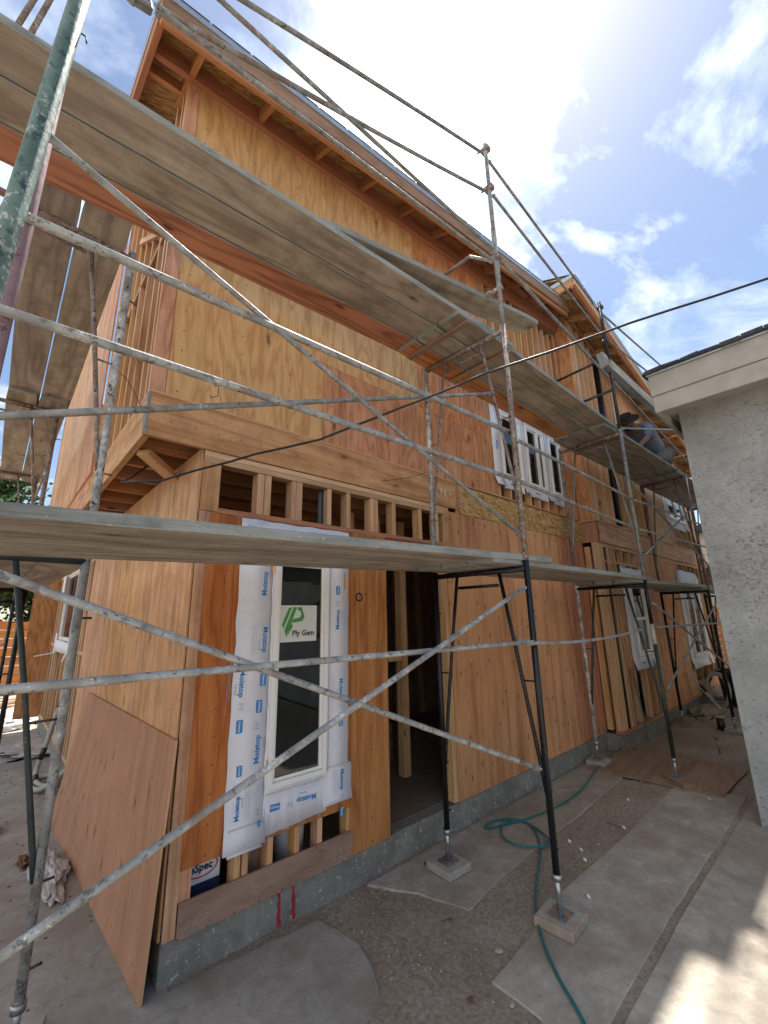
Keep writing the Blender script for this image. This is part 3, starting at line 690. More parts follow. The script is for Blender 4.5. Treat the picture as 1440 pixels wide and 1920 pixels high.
for x in (9.7, 10.05, 10.4, 10.75, 11.1): stud(x, 2.58, 2.80, BY + .002)
for x in (11.4, 11.65, 11.9, 12.1): stud(x, .9, 2.8, BY + .002)
w6 = window(6.68, 7.28, 1.16, 2.30, BY - .04, .05, rail=1.72, axis='Y'); w6['label'] = 'white hung window in the projecting bay at ground level'
f6 = MB(); strip(f6, 6.42, 6.68, .98, 2.55, BY - .008, .015, 31, 14, curl=.05); strip(f6, 7.28, 7.52, .96, 2.55, BY - .008, .012, 32, 14, curl=.05); strip(f6, 6.5, 7.5, .95, 1.16, BY - .012, .012, 33, 10, long='x'); strip(f6, 6.45, 7.5, 2.3, 2.52, BY - .012, .012, 34, 10, long='x')
tape_print(f6, 6.85, 1.05, BY - .016, 0, .04, both=False); f6.build('flashing', FM, w6)
w7 = window(9.78, 10.85, .92, 2.30, BY - .04, .05, mull=(10.3,)); w7['label'] = 'white two light window farthest along the ground floor'
f7 = MB(); strip(f7, 9.5, 9.78, .72, 2.62, BY - .008, .02, 41, 12, curl=.05); strip(f7, 10.85, 11.1, .72, 2.62, BY - .008, .02, 42, 12, curl=.05); strip(f7, 9.6, 11, .70, .92, BY - .012, .012, 43, 8, long='x'); strip(f7, 9.6, 11, 2.3, 2.66, BY - .012, .02, 44, 8, long='x'); f7.build('flashing', FM, w7)
# upper part of the bay
MB().box(5.715, 5.80, BY + .0, BY + .09, 3.2, 6.72).build('corner_post', 'lumber', H, .003); MB().box(5.83, 5.92, BY + .0, BY + .09, 3.2, 6.70).build('corner_post', 'lumber', H, .003)
for x in (6.1, 6.32, 6.56, 7.05, 7.25): stud(x, 3.2, btop(x) + .02, BY + .002)
bp(0, 0, 0, 0, 'ply_gold', [(7.35, 4.5), (8.55, 4.5), (8.55, btop(8.55)), (7.35, btop(7.35))]); bp(0, 0, 0, 0, 'ply_gold', [(8.553, 3.2), (9.6, 3.2), (9.6, btop(9.6)), (8.553, btop(8.553))])
bp(7.35, 7.5, 3.2, 4.498, 'ply_gold'); bp(7.5, 8.55, 4.36, 4.498, 'lumber', name='window_header'); bp(8.3, 8.55, 3.2, 4.36, 'ply_gold')
for x in (7.5, 7.8, 8.1): stud(x, 3.2, 4.36, BY + .002)
bp(0, 0, 0, 0, 'ply_gold', [(9.6, 4.5), (11.0, 4.5), (11.0, btop(11)), (9.6, btop(9.6))]); bp(9.6, 11.5, 3.68, 3.78, 'ply_red'); bp(9.6, 9.95, 3.2, 3.68, 'ply_red'); bp(9.6, 9.66, 3.78, 4.5, 'ply_red')
bp(11.52, 12.2, 3.2, 4.6, 'ply_gold'); bp(10.95, 11.52, 3.78, 4.5, 'ply_pale')
for x in (10.0, 10.35, 10.7, 11.05, 11.4): stud(x, 3.2, 3.68, BY + .002)
for x in (11.0, 11.25, 11.5, 11.75): stud(x, 4.5, btop(x), BY + .002)
w8 = window(9.68, 10.9, 3.80, 4.46, BY - .04, .05, mull=(10.3,)); w8['label'] = 'small upper window at the far end of the projecting bay'
f8 = MB(); strip(f8, 9.5, 9.68, 3.66, 4.6, BY - .008, .02, 51, 8, curl=.04); strip(f8, 10.9, 11.1, 3.66, 4.6, BY - .008, .02, 52, 8, curl=.04); strip(f8, 9.6, 11, 3.6, 3.8, BY - .012, .02, 53, 8, long='x'); f8.build('flashing', FM, w8)
MB().bar((5.70, BY - .022, btop(5.7) + .1), (12.2, BY - .022, btop(12.2) + .1), .044, .22, (0, 1, 0)).build('frieze_beam', 'lumber_red', H)
def eave2(x): return 6.66 - .225 * (x - 5.0)
r2 = roofslab(5.0, 12.6, eave2, -.68, 3.6, 'bay_roof')
MB().box(4.99, 5.03, -.66, .6, 6.70, 6.86).build('rake_board', 'lumber', H); MB().box(4.975, 4.988, -.67, .6, 6.83, 6.90).build('rake_drip_edge', 'drip_edge', H)
for i in range(15):
    x = 5.3 + i * .5; z = eave2(x) + .125
    MB().bar((x, -.66, z), (x, .1, z + .76 * SL), .04, .11, (1, 0, 0)).build('rafter', 'lumber', H)
panel(0, 0, 0, 0, 'ply_red', BY + .02, BY + .03, name='eave_blocking', poly=[(5.7, 6.75), (12.2, 5.4), (12.2, 6.2), (5.7, 7.4)])
# things stored behind the low openings
bx = thing('carton', (.16, .16, .206), 'white printed carton seen through the low gap nearest the corner', 'box')
cb = MB().box(.135, .335, .12, .40, .206, .56, 0)
MB.box(cb, .135, .335, .117, .1195, .206, .35, 1)
cb.text('eSpec', .055, TF(.225, .116, .425), 1, .0015); cb.raw([(.5 * .19 * math.cos(a) * (1 if k else .93), .5 * .10 * math.sin(a) * (1 if k else .86), 0) for k in (0, 1) for a in [i * math.pi / 14 for i in range(28)]], [[i, (i + 1) % 28, 28 + (i + 1) % 28, 28 + i] for i in range(28)], 2, TF(.225, .116, .425))
cb.build('carton_body', ['box_white', 'box_navy', 'red_paint'], bx)
pk = thing('pail', (.87, .22, .206), 'white plastic pail with blue print behind the low gap', 'pail')
MB().tube([(.86, .24, .206), (.86, .24, .56)], .11, 20, rs=[.10, .115]).build('pail_body', 'box_white', pk)
pb = MB(); pb.text('+', .10, TF(.83, .125, .45), 0, .006); pb.text('iii', .05, TF(.85, .125, .36), 0, .002); pb.build('print', 'print_blue', pk)
c2 = thing('carton', (.52, .2, .206), 'brown carton in shadow behind the second low gap', 'box'); MB().box(.48, .66, .13, .4, .206, .5).build('carton_body', 'ply_dirty_shade', c2, .004)
pp = MB(); pp.raw([(1.0, .10, 0), (1.018, .10, 0), (1.012, .30, 0), (.996, .30, 0)], [[0, 1, 2, 3]], 0, TF(0, -.001, 0)); pp.raw([(1.07, .08, 0), (1.088, .08, 0), (1.08, .2, 0), (1.068, .2, 0)], [[0, 1, 2, 3]], 0, TF(0, -.001, 0))
pp = MB()
for x_ in (.66, .76):
    r3 = random.Random(int(x_ * 100)); lf_ = [(x_ + .004 + .004 * math.sin(k * 1.7) + r3.uniform(-.003, .003), .0 + k * .018) for k in range(11)]; rt_ = [(x_ + .034 - k * .0012 + r3.uniform(-.004, .004), .0 + k * .018) for k in range(11)]
    pp.raw([(a, b, 0) for a, b in lf_ + rt_], [[k, 11 + k, 12 + k, k + 1] for k in range(10)], 0, TF(0, .0075, 0))
pp.build('red_paint_mark', 'red_paint', H)

# ------------------------------------------------------------------ scaffold
FRG = 'steel scaffold frames standing along the house'
RT = .0215
def lerp(a, b, t_): return tuple(a[i] + (b[i] - a[i]) * t_ for i in range(len(a)))
def frame(po, pi, zb, zt, label, om='galv_grey', im='galv_grey', lm='rust_tube', vm='galv_grey', foot=None, jack=False, up=.06, kf=.27, pins=True):
    t = thing('scaffold_tower', (po[0], po[1], zb), label, 'scaffolding', FRG)
    o_ = om if isinstance(om, list) else [om]; i_ = im if isinstance(im, list) else [im]
    def leg(p, mats):
        if len(mats) == 1: MB().tube([(*p, zb), (*p, zt + up)], RT, 14).build('leg', mats[0], t)
        else:
            zs = [zb] + mats[1] + [zt + up]; mb = MB()
            for k in range(len(zs) - 1): mb.tube([(*p, zs[k]), (*p, zs[k + 1])], RT, 14, mi=k, cap=True)
            mb.build('leg', mats[0], t)
    leg(po, om if isinstance(om, list) else [om]); leg(pi, im if isinstance(im, list) else [im])
    MB().tube([(*po, zt), (*pi, zt)], RT, 12).build('ledger', lm, t)
    a, b = lerp(po, pi, kf), lerp(po, pi, 1 - kf); zj = zb + .30 * (zt - zb)
    for q, p in ((a, po), (b, pi)):
        e = lerp(p, q, .12); MB().tube([(*q, zt - .01), (*lerp(q, e, .5), (zt + zj) / 2 + .02), (*e, zj), (*lerp(p, q, .05), zj - .12)], .0135, 10).build('knee_brace', vm, t)
        zr = zj + .42 * (zt - zj); qq = lerp(q, e, 1 - .42 * 1.0); MB().tube([(*p, zr), (*lerp(e, q, .42), zr)], .006, 8).build('rung', vm, t)
    MB().tube([(*lerp(po, pi, kf + .015), zt - .105), (*lerp(po, pi, .985 - kf), zt - .105)], .0125, 10).build('cross_bar', lm, t)
    if pins:
        for p, s_ in ((po, -1), (pi, 1)):
            for z in (zb + .12, zb + .45, zt - .3):
                MB().tube([(p[0], p[1], z), (p[0] + .065, p[1] + .01, z)], .006, 8).build('lock_pin', vm, t)
    if jack:
        for p in (po, pi):
            MB().tube([(*p, .055), (*p, zb + .02)], .0165, 12).build('screw_jack', 'jack_steel', t)
            MB().tube([(*p, zb - .02), (*p, zb + .015)], .03, 12).build('jack_collar', 'jack_steel', t)
            MB().box(p[0] - .065, p[0] + .065, p[1] - .06, p[1] + .06, .055, .062).build('base_plate', 'jack_steel', t, .002)
    return t
Ao, Ai, Bo, Bi, Co, Ci = (1.925, -1.155), (1.885, -.32), (4.915, -1.005), (4.977, -.148), (7.873, -1.03), (7.903, -.333)
Do, Di = (10.9, -1.05), (10.9, -.36); Oo, Oi = (-1.39, -.02), (-.556, .05)
Z1, Z2 = 2.135, 4.115
frame(Ao, Ai, .25, Z1, 'black lower frame straddling the two square pavers nearest the camera', 'black_tube', 'black_tube', 'black_tube', 'black_tube', jack=True)
frame(Ao, Ai, Z1 + .06, Z2, 'weathered grey second lift frame on top of the nearest all black frame', 'rust_tube', 'white_tube', 'rust_tube', 'rust_tube')
frame(Bo, Bi, .24, Z1, 'lower frame with dark outer leg on a wood block, pale splattered inner leg', [['dark_tube', 'white_tube', 'black_tube'], [1.45, 1.68]], 'white_tube', 'black_tube', 'dark_tube', jack=True)
frame(Bo, Bi, Z1 + .06, Z2, 'grey second lift frame just left of the kneeling worker', 'galv_grey', 'rust_tube', 'rust_tube', 'galv_grey')
frame(Co, Ci, .2, Z1, 'black lower frame in front of the bay, foot on a dirty board', 'black_tube', 'black_tube', 'black_tube', 'black_tube', jack=True)
frame(Co, Ci, Z1 + .06, Z2, 'rusty second lift frame right of the kneeling worker', 'rust_tube', 'rust_tube', 'rust_tube', 'rust_tube')
frame(Do, Di, .2, Z1, 'farthest black lower frame, half hidden by the grey stucco corner', 'black_tube', 'black_tube', 'black_tube', 'black_tube', jack=True)
frame(Do, Di, Z1 + .06, Z2, 'farthest upper frame before the far window with open studs under it', 'rust_tube', 'rust_tube', 'rust_tube', 'rust_tube')
frame(Oo, Oi, .2, Z1, 'paint splattered lower frame at the left edge beside the leaning sheet', 'white_tube', 'galv', 'dark_tube', 'dark_tube', jack=True, kf=.35)
frame(Oo, Oi, Z1 + .06, Z2, 'second lift frame at the overhanging corner with a mottled white inner leg', 'rust_tube', 'white_tube', 'rust_tube', 'rust_tube')
pp_ = thing('scaffold_pole', (-1.0, -1.16, 0), 'purple stained pole just behind the thick green one', 'scaffold pole')
MB().tube([(-1.0, -1.16, .1), (-1.0, -1.16, 6.2)], RT, 14).build('pole_tube', 'purple_tube', pp_)
Lo1, Li1, Lo2, Li2 = (-1.54, 2.87), (-.68, 2.87), (-1.54, 5.75), (-.68, 5.75)
frame(Lo1, Li1, .2, Z1, 'black lower frame on the left side of the house, nearer of two', 'black_tube', 'black_tube', 'black_tube', 'black_tube', jack=True)
frame(Lo1, Li1, Z1 + .06, 4.08, 'rusty upper frame on the left side of the house, nearer of two', 'rust_tube', 'rust_tube', 'rust_tube', 'rust_tube', up=.2)
frame(Lo2, Li2, .2, Z1, 'black lower frame on the left side of the house, farther one', 'black_tube', 'black_tube', 'black_tube', 'black_tube', jack=True)
frame(Lo2, Li2, Z1 + .06, 4.08, 'rusty upper frame on the left side of the house, farther one', 'rust_tube', 'rust_tube', 'rust_tube', 'rust_tube', up=.2)
# posts above the top deck
gp = thing('guard_post', (Ao[0], Ao[1], 4.18), 'grey steel guard post reaching highest against the clouds', 'scaffold post', 'posts above the top deck')
MB().tube([(*Ao, 4.18), (*Ao, 5.16)], RT, 14).build('post_tube', 'galv_grey', gp)
MB().tube([(*Ao, 5.10), (1.922, -1.155, 6.15)], .018, 12).build('post_tube', 'galv_grey', gp)
b1 = at(881, 481, 'X', 1.9); b0 = at(835, 515, 'X', 1.87); b3 = at(868, 578, 'X', 1.89); b4 = at(942, 538, 'X', 1.925)
MB().tube([(*Ao, 4.80), b1, b0 + (b0 - b1) * .3], .015, 10).build('side_bracket', 'galv_grey', gp)
MB().tube([b4, b3 + (b3 - b4) * .2], .02, 10).build('side_bracket', 'rust_tube', gp)
for z in (6.08, 5.62, 4.85): MB().box(Ao[0] - .03, Ao[0] + .03, Ao[1] - .04, Ao[1] + .04, z - .03, z + .02).build('clamp', 'rust_tube', gp, .006)
g2 = thing('guard_post', (Bo[0], Bo[1], 4.18), 'dark green guard post beside the plank standing on edge', 'scaffold post', 'posts above the top deck')
MB().tube([(*Bo, 4.18), (*Bo, 5.15)], RT, 14).build('post_tube', 'dark_tube', g2); MB().tube([(*Bo, 5.1), (Bo[0] - .01, Bo[1], 6.13)], RT, 14).build('post_tube', 'black_tube', g2)
for zz_, yy_ in ((4.75, -.15), (5.25, -.2)): MB().tube([(*Bo, zz_), (Bi[0], yy_, zz_)], .018, 10).build('side_bracket', 'dark_tube', g2)
for z in (6.05, 5.5, 5.05): MB().box(Bo[0] - .03, Bo[0] + .03, Bo[1] - .04, Bo[1] + .04, z - .03, z + .02).build('clamp', 'dark_tube', g2, .006)
gt = thing('scaffold_pole', (-1.0, -1.63, 0), 'thick green pole with scraped paint, closest to the camera at the upper left', 'scaffold pole')
p0, p1 = at(118, 100, 'Y', -1.63), at(25, 400, 'Y', -1.63); dv = (p0 - p1)
MB().tube([p1 - dv * 1.9, p1, p0, p0 + dv * 1.5], .0215, 24).build('pole_tube', 'green_tube', gt)
q_ = p0 + (p0 - p1) * .20
MB().tube([q_, q_ + Vector((.032, 0, .0)), q_ + Vector((.036, 0, -.02))], .0022, 6).build('pin', 'wire', gt)

# pavers and blocks under the feet
def paver(p, sx, sy, h, mt, name, label, rot=0, grp='square concrete pavers under the scaffold feet', cat='paver'):
    c, s_ = math.cos(rot), math.sin(rot)
    o = MB().obox((p[0], p[1], h / 2 + .001), (sx / 2 * c, sx / 2 * s_, 0), (-sy / 2 * s_, sy / 2 * c, 0), (0, 0, h / 2 - .001)).build(name, mt, None, .004)
    return tag(o, label, cat, grp)
paver(Ao, .235, .235, .054, 'paver', 'paver', 'square concrete paver under the nearest black leg, beside the green hose', .08)
paver(Ai, .235, .235, .054, 'paver', 'paver', 'square concrete paver under the black leg in front of the doorway', -.05)
paver(Bi, .26, .22, .054, 'paver', 'paver', 'square concrete paver under the pale splattered leg next to the bay', .1)
paver(Bo, .36, .14, .054, 'ply_dirty_shade', 'wood_block', 'short brown wood block on the plywood sheet under a dark leg', .9, None, 'wood block')
paver(Ci, .5, .24, .054, 'ply_dirty_shade', 'wood_block', 'dirty board on the soil under the far black leg', .1, None, 'wood block')
paver(Co, .24, .24, .054, 'paver', 'paver', 'square concrete paver hidden behind the stucco corner'); paver(Do, .24, .24, .054, 'paver', 'paver', 'farthest concrete paver, near the dark bin, outer one'); paver(Di, .24, .24, .054, 'paver', 'paver', 'farthest concrete paver, near the dark bin, inner one')
paver(Oi, .3, .16, .054, 'fascia_grey', 'wood_block', 'grey scrap board under the left frame leg at the bottom corner', 1.2, None, 'wood block'); paver(Oo, .24, .24, .054, 'paver', 'paver', 'concrete paver under the outer leg at the left edge')
for p, l in ((Lo1, 'paver under the outer leg of the nearer left frame'), (Li1, 'paver under the inner leg of the nearer left frame'), (Lo2, 'paver under the outer leg of the farther left frame'), (Li2, 'paver under the inner leg of the farther left frame')): paver(p, .22, .22, .054, 'paver', 'paver', l)

# planks
def plank(p, q, w_, label, mt='plank_grey', th=.042, sag=0.0, grp='weathered scaffold planks', roll=0, name='scaffold_plank', cat='plank', ends=True):
    """p, q: centre line of the underside; a long board as one mesh with worn ends and painted edges"""
    p, q = Vector(p), Vector(q); n = 14; mb = MB(); d = (q - p); L_ = d.length; d = d / L_
    sd_ = Vector((-d.y, d.x, 0)).normalized(); up = Vector((0, 0, 1))
    if roll: rm = Matrix.Rotation(roll, 3, d); sd_ = rm @ sd_; up = rm @ up
    prev = None; rnd = random.Random(label)
    for i in range(n + 1):
        t_ = i / n; c = p + d * L_ * t_ - Vector((0, 0, 1)) * sag * 4 * t_ * (1 - t_)
        ww = w_ / 2 * (.90 if i in (0, n) and ends else 1) + rnd.uniform(-.0012, .0012)
        k = len(mb.v); b_ = .004
        prof = [(-ww + b_, 0), (ww - b_, 0), (ww, b_), (ww, th - b_), (ww - b_, th), (-ww + b_, th), (-ww, th - b_), (-ww, b_)]
        for (x, z) in prof: mb.v.append(tuple(c + sd_ * x + up * z))
        if prev is not None:
            for j in range(8):
                j2 = (j + 1) % 8
                mb.f.append([prev + j, prev + j2, k + j2, k + j][::-1]); u0, u1 = L_ * (i - 1) / n, L_ * t_
                va, vb = (prof[j][0] + (.6 if j in (3, 4, 5) else 0)), (prof[j2][0] + (.6 if j in (3, 4, 5) else 0))
                if j in (2, 6): va, vb = prof[j][1], prof[j2][1]
                mb.uv += [(u1, va), (u1, vb), (u0, vb), (u0, va)]; mb.mi.append(1 if j in (1, 2, 3, 5, 6, 7) else 0); mb.sm.append(False)
        else: mb.f.append([k + j for j in range(8)]); mb.uv += [(prof[j][0] * .1, prof[j][1]) for j in range(8)]; mb.mi.append(1); mb.sm.append(False)
        prev = k
    mb.f.append([prev + j for j in range(8)][::-1]); mb.uv += [(prof[j][0] * .1, prof[j][1]) for j in range(8)][::-1]; mb.mi.append(1); mb.sm.append(False)
    return tag(mb.build(name, [mt, 'plank_edge']), label, cat, grp)
# upper deck, bay by bay (three boards each)
zA = 4.137
names = ['outer', 'middle', 'inner']
def deck(x0, x1, ya, yb, z0, z1, labs, mts, w_=.230, th=.042, sag=.0):
    for i in range(len(labs)):
        plank((x0, ya[i], z0), (x1, yb[i], z1), w_, labs[i], mts[i], th, sag)
deck(-1.75, 2.28, [-.73, -.49, -.25], [-.935, -.695, -.455], zA + .018, zA + .046, ['outermost board of the upper deck nearest the camera, grey', 'middle board of the upper deck nearest the camera, grey', 'orange board next to the wall on the upper deck nearest the camera'], ['plank_grey', 'plank_grey', 'plank_orange'])
deck(1.50, 5.22, [-.925, -.685, -.445], [-.86, -.62, -.38], zA, zA + .045, ['outermost grey board of the upper deck crossing before the three windows', 'middle grey board of the upper deck crossing before the three windows', 'orange board next to the wall above the three windows'], ['plank_grey', 'plank_grey', 'plank_orange'])
deck(4.55, 8.2, [-.85, -.61, -.37], [-.90, -.66, -.42], zA, zA + .045, ['outer grey board the worker kneels on', 'middle board beside the kneeling worker', 'board nearest the studs beside the kneeling worker'], ['plank_grey'] * 3)
deck(7.5, 11.3, [-.90, -.66, -.42], [-.93, -.69, -.45], zA, zA + .04, ['outermost board of the farthest upper deck', 'middle board of the farthest upper deck', 'inner board of the farthest upper deck'], ['plank_grey'] * 3)
# lower deck
zB = 2.157
deck(-1.75, 2.36, [-.99, -.745, -.50, -.25], [-1.03, -.79, -.55, -.31], zB - .065, zB + .050, ['outermost board of the lower deck nearest the camera, with a white speckled edge', 'second board of the lower deck nearest the camera', 'third board of the lower deck nearest the camera', 'innermost board of the lower deck nearest the camera'], ['plank_grey'] * 4, .238, .045)
deck(1.55, 5.25, [-1.03, -.79, -.55], [-.89, -.65, -.41], zB, zB + .045, ['outermost board of the lower deck in front of the doorway panel', 'middle board of the lower deck in front of the doorway panel', 'innermost board of the lower deck in front of the doorway panel'], ['plank_grey'] * 3)
deck(4.6, 8.25, [-.88, -.64, -.40], [-.92, -.68, -.44], zB, zB + .045, ['outer board of the lower deck before the bay window', 'middle board of the lower deck before the bay window', 'inner board of the lower deck before the bay window'], ['plank_grey'] * 3)
deck(7.55, 11.3, [-.92, -.68, -.44], [-.95, -.7, -.5], zB, zB + .04, ['outer board of the farthest lower deck', 'middle board of the farthest lower deck', 'inner board of the farthest lower deck'], ['plank_grey'] * 3)
plank((.30, -.78, 4.27), (2.72, -1.0, 4.61), .215, 'single grey board raised above the upper deck beside the guard post', th=.045)
plank((4.72, -.94, 5.12), (8.6, -.94, 5.16), .25, 'grey board standing on edge above the worker', th=.09, roll=R(78), grp='weathered scaffold planks')
for (x, yv, z, l) in ((2.20, -.69, 4.098, 'thin dark cleat under the upper deck boards by the highest post'), (1.60, -.69, 4.098, 'thin dark cleat under the board ends on the upper deck'), (5.12, -.62, 4.098, 'thin dark cleat under the boards left of the worker')):
    tag(MB().box(x, x + .05, yv - .34, yv + .34, z + .018, z + .036).build('cleat', 'ply_dirty_shade', None, .002), l, 'cleat', 'cleats under the deck boards')
# left side decks
for i, (xc, l1, l2) in enumerate(((-1.24, 'left side upper deck board, outermost, nearer length', 'left side upper deck board, outermost, farther length'), (-.985, 'left side upper deck board, outer of the pair in view, nearer length', 'left side upper deck board, outer of the pair in view, farther length'), (-.725, 'left side upper deck board by the wall, nearer length', 'left side upper deck board by the wall, farther length'))):
    if i == 0: continue
    plank((xc + .0, -.28, 4.20), (xc, 3.25, 4.13), .252, l1, 'plank_grey'); plank((xc - .01, 2.6, 4.10), (xc - .02, 6.2, 4.10), .25, l2, 'plank_grey')
for i, xc in enumerate((-1.05, -.80, -.56)):
    plank((xc - .05, .25, 2.16), (xc - .10, 3.2, 2.165), .238, ['left side lower deck board, outermost', 'left side lower deck board, middle one', 'left side lower deck board by the wall'][i], 'plank_grey')

def smooth(pts, it=2):
    for _ in range(it):
        o = [pts[0]]
        for a, b in zip(pts, pts[1:]): o += [a * .75 + b * .25, a * .25 + b * .75]
        pts = o + [pts[-1]]
    return pts
# braces and rails
BRG = 'cross braces between the scaffold frames'; RLG = 'long guard rail tubes along the decks'
def ends(p, q, r):
    out = []
    p, q = Vector(p), Vector(q); d = (q - p).normalized()
    for e, s_ in ((p, 1), (q, -1)):
        mb = MB(); out.append(mb); c = e + d * s_ * .03; up = d.cross(Vector((0, 1, 0))).normalized()
        mb.obox(c, d * .045, up * .017, d.cross(up).normalized() * .004)
        mb.tube([e + Vector((0, -.02, 0)), e + Vector((0, .03, 0))], .008, 8)
    return out
def brace(name, label, segs, mt='galv', r=.0125, cat='cross brace', grp=BRG, sagv=0.0):
    t = thing(name, tuple(Vector(segs[0][0])), label, cat, grp)
    for p, q in segs:
        p, q = Vector(p), Vector(q); pts = [p + (q - p) * (i / 8) - Vector((0, 0, 1)) * sagv * 4 * (i / 8) * (1 - i / 8) for i in range(9)]
        tb = MB().tube(pts, r, 12).build('brace_tube' if name == 'cross_brace' else 'rail_tube', mt, t)
        for e_ in ends(p, q, r): e_.build('flattened_end', mt, tb, .0015)
    return t
def A_(px, py, y=-1.19): return at(px, py, 'Y', y)
def ext(p, q, k):  p, q = Vector(p), Vector(q); return p + (p - q) * k
e1a, e1b, e2a, e2b = A_(0, 1078, -1.17), A_(1010, 1441, -1.19), A_(0, 1795, -1.22), A_(982, 1102, -1.215)
brace('cross_brace', 'pale splattered cross brace low in the foreground, crossing before the tall window', [(ext(e1a, e1b, .05), e1b), (ext(e2a, e2b, .07), e2b)], 'galv', .0135)
e3a, e3b = A_(0, 1294, -1.18), A_(985, 1204, -1.19)
brace('guard_rail', 'pale splattered level tube low in the foreground', [(ext(e3a, e3b, .05), e3b)], 'galv', .0135, 'scaffold tube', RLG)
bt = thing('guard_rail', (1.95, -1.19, 1.62), 'bent pale tube continuing right from the nearest black leg', 'scaffold tube', RLG)
bpts = smooth([at(992, 1206, 'Y', -1.19), at(1040, 1206, 'Y', -1.17), at(1090, 1203, 'Y', -1.12), at(1140, 1196, 'Y', -1.02), at(1180, 1187, 'Y', -.94), at(1201, 1181, 'Y', -.90)], 3)
btm = MB().tube(bpts, .0128, 12).build('rail_tube', 'galv', bt)
for e_ in ends(bpts[0], bpts[-1], .0128): e_.build('flattened_end', 'galv', btm, .0015)
u1, u2, u3, u4 = A_(92, 256), A_(975, 1002, -1.19), A_(0, 780, -1.17), at(922, 738, 'X', 1.91)
brace('cross_brace', 'thin rusty cross brace between the two decks, crossing before the upper plywood', [(u1, u2), (ext(u3, u4, .03), u4)], 'galv_grey', .0125)
g1a, g1b, g2a, g2b = A_(50, 407), A_(950, 808), A_(0, 580), A_(960, 897)
brace('guard_rail', 'upper of the two thick grey rails above the near lower deck', [(g1a, g1b)], 'galv', .0165, 'scaffold tube', RLG)
brace('guard_rail', 'lower of the two thick grey rails above the near lower deck', [(ext(g2a, g2b, .01), g2b)], 'galv', .0165, 'scaffold tube', RLG)
for (a, b, l) in (((975, 828), (1185, 936), 'upper grey rail crossing before the three windows'), ((980, 905), (1180, 986), 'lower grey rail crossing before the three windows')):
    brace('guard_rail', l, [(A_(*a, -1.17), A_(*b, -1.05))], 'galv_grey', .0145, 'scaffold tube', RLG)
t1a, t1b, t2a, t2b = A_(413, 0), A_(923, 467), A_(301, 21), A_(925, 490)
brace('cross_brace', 'thin grey pair of braces rising above the near upper deck to the upper left', [(ext(t1a, t1b, .25), t1b), (ext(t2a, t2b, .0), t2b)], 'galv_grey', .0125)
r1a, r1b, r2a, r2b = A_(480, 20), A_(900, 284), A_(297, 15), A_(908, 357)
brace('guard_rail', 'topmost rail against the sky left of the highest post', [(ext(r1a, r1b, .4), r1b)], 'galv_grey', .0135, 'scaffold tube', RLG, -.02)
brace('guard_rail', 'second rail from the top left of the highest post', [(r2a, r2b)], 'galv_grey', .0135, 'scaffold tube', RLG, .02)
cb_ = A_(262, 2, -1.15); clp = thing('scaffold_clamp', tuple(cb_), 'steel clamp joining the rails at the top left against the sky', 'clamp')
MB().obox(cb_, (.045, 0, .012), (0, .02, 0), (-.006, 0, .022)).build('clamp_body', 'galv_grey', clp, .006); MB().obox(cb_ + Vector((-.03, 0, -.028)), (.014, 0, -.004), (0, .012, 0), (0, 0, .016)).build('clamp_bolt', 'galv_grey', clp, .003)
for (a, b, l, r_) in (((917, 303), (1112, 568), 'topmost rail between the highest post and the dark green post', .013), ((925, 367), (1123, 622), 'second rail from the top between the two high posts', .013)):
    brace('guard_rail', l, [(A_(*a, -1.15), A_(*b, -1.0))], 'galv_grey', r_, 'scaffold tube', RLG)
brace('cross_brace', 'flat grey brace sloping down between the two high posts', [(A_(939, 488, -1.15), A_(1139, 706, -1.0))], 'galv_grey', .016)
for (a, b, l) in (((1127, 587), (1245, 691), 'topmost rail right of the dark green post against blue sky'), ((1135, 635), (1222, 703), 'second rail right of the dark green post against blue sky')):
    pa = A_(*a, -1.0); brace('guard_rail', l, [(pa, A_(*b, -1.03) + (A_(*b, -1.03) - pa) * .12)], 'galv_grey', .0135, 'scaffold tube', RLG)
brace('cross_brace', 'brace sloping down in front of the kneeling worker', [(A_(1153, 718, -1.03), A_(1287, 863, -1.06))], 'galv_grey', .013)
brace('guard_rail', 'pale level tube across the kneeling worker\'s back', [(A_(1168, 803, -1.03), A_(1271, 806, -1.06))], 'galv', .0125, 'scaffold tube', RLG)
brace('cross_brace', 'cross brace between the decks, right of the worker\'s frame', [(A_(1185, 907, -1.03), A_(1328, 1059, -1.06)), (A_(1210, 1040, -1.03), A_(1303, 947, -1.06))], 'galv_grey', .013)
brace('guard_rail', 'upper rail of the far bay of the lower deck', [(A_(1192, 938, -1.05), A_(1313, 983, -1.06))], 'galv', .0135, 'scaffold tube', RLG)
brace('guard_rail', 'lower rail of the far bay of the lower deck', [(A_(1202, 993, -1.05), A_(1322, 1025, -1.06))], 'galv', .0135, 'scaffold tube', RLG)
brace('cross_brace', 'low cross brace in front of the bay by the stucco corner', [(A_(1225, 1131, -1.03), A_(1369, 1251, -1.06)), (A_(1251, 1292, -1.03), A_(1343, 1131, -1.06))], 'galv_grey', .013)
brace('guard_rail', 'low level tube in front of the bay by the stucco corner', [(A_(1233, 1176, -1.03), A_(1352, 1168, -1.06))], 'galv_grey', .013, 'scaffold tube', RLG)
rg = thing('guard_rail', (8.4, -.6, 4.9), 'reddish short rails behind the worker', 'scaffold tube', RLG)
for z in (4.55, 4.95): MB().tube([(7.95, -.25, z - .02), (8.05, -1.25, z + .03)], .018, 10).build('rail_tube', 'lumber_red', rg)
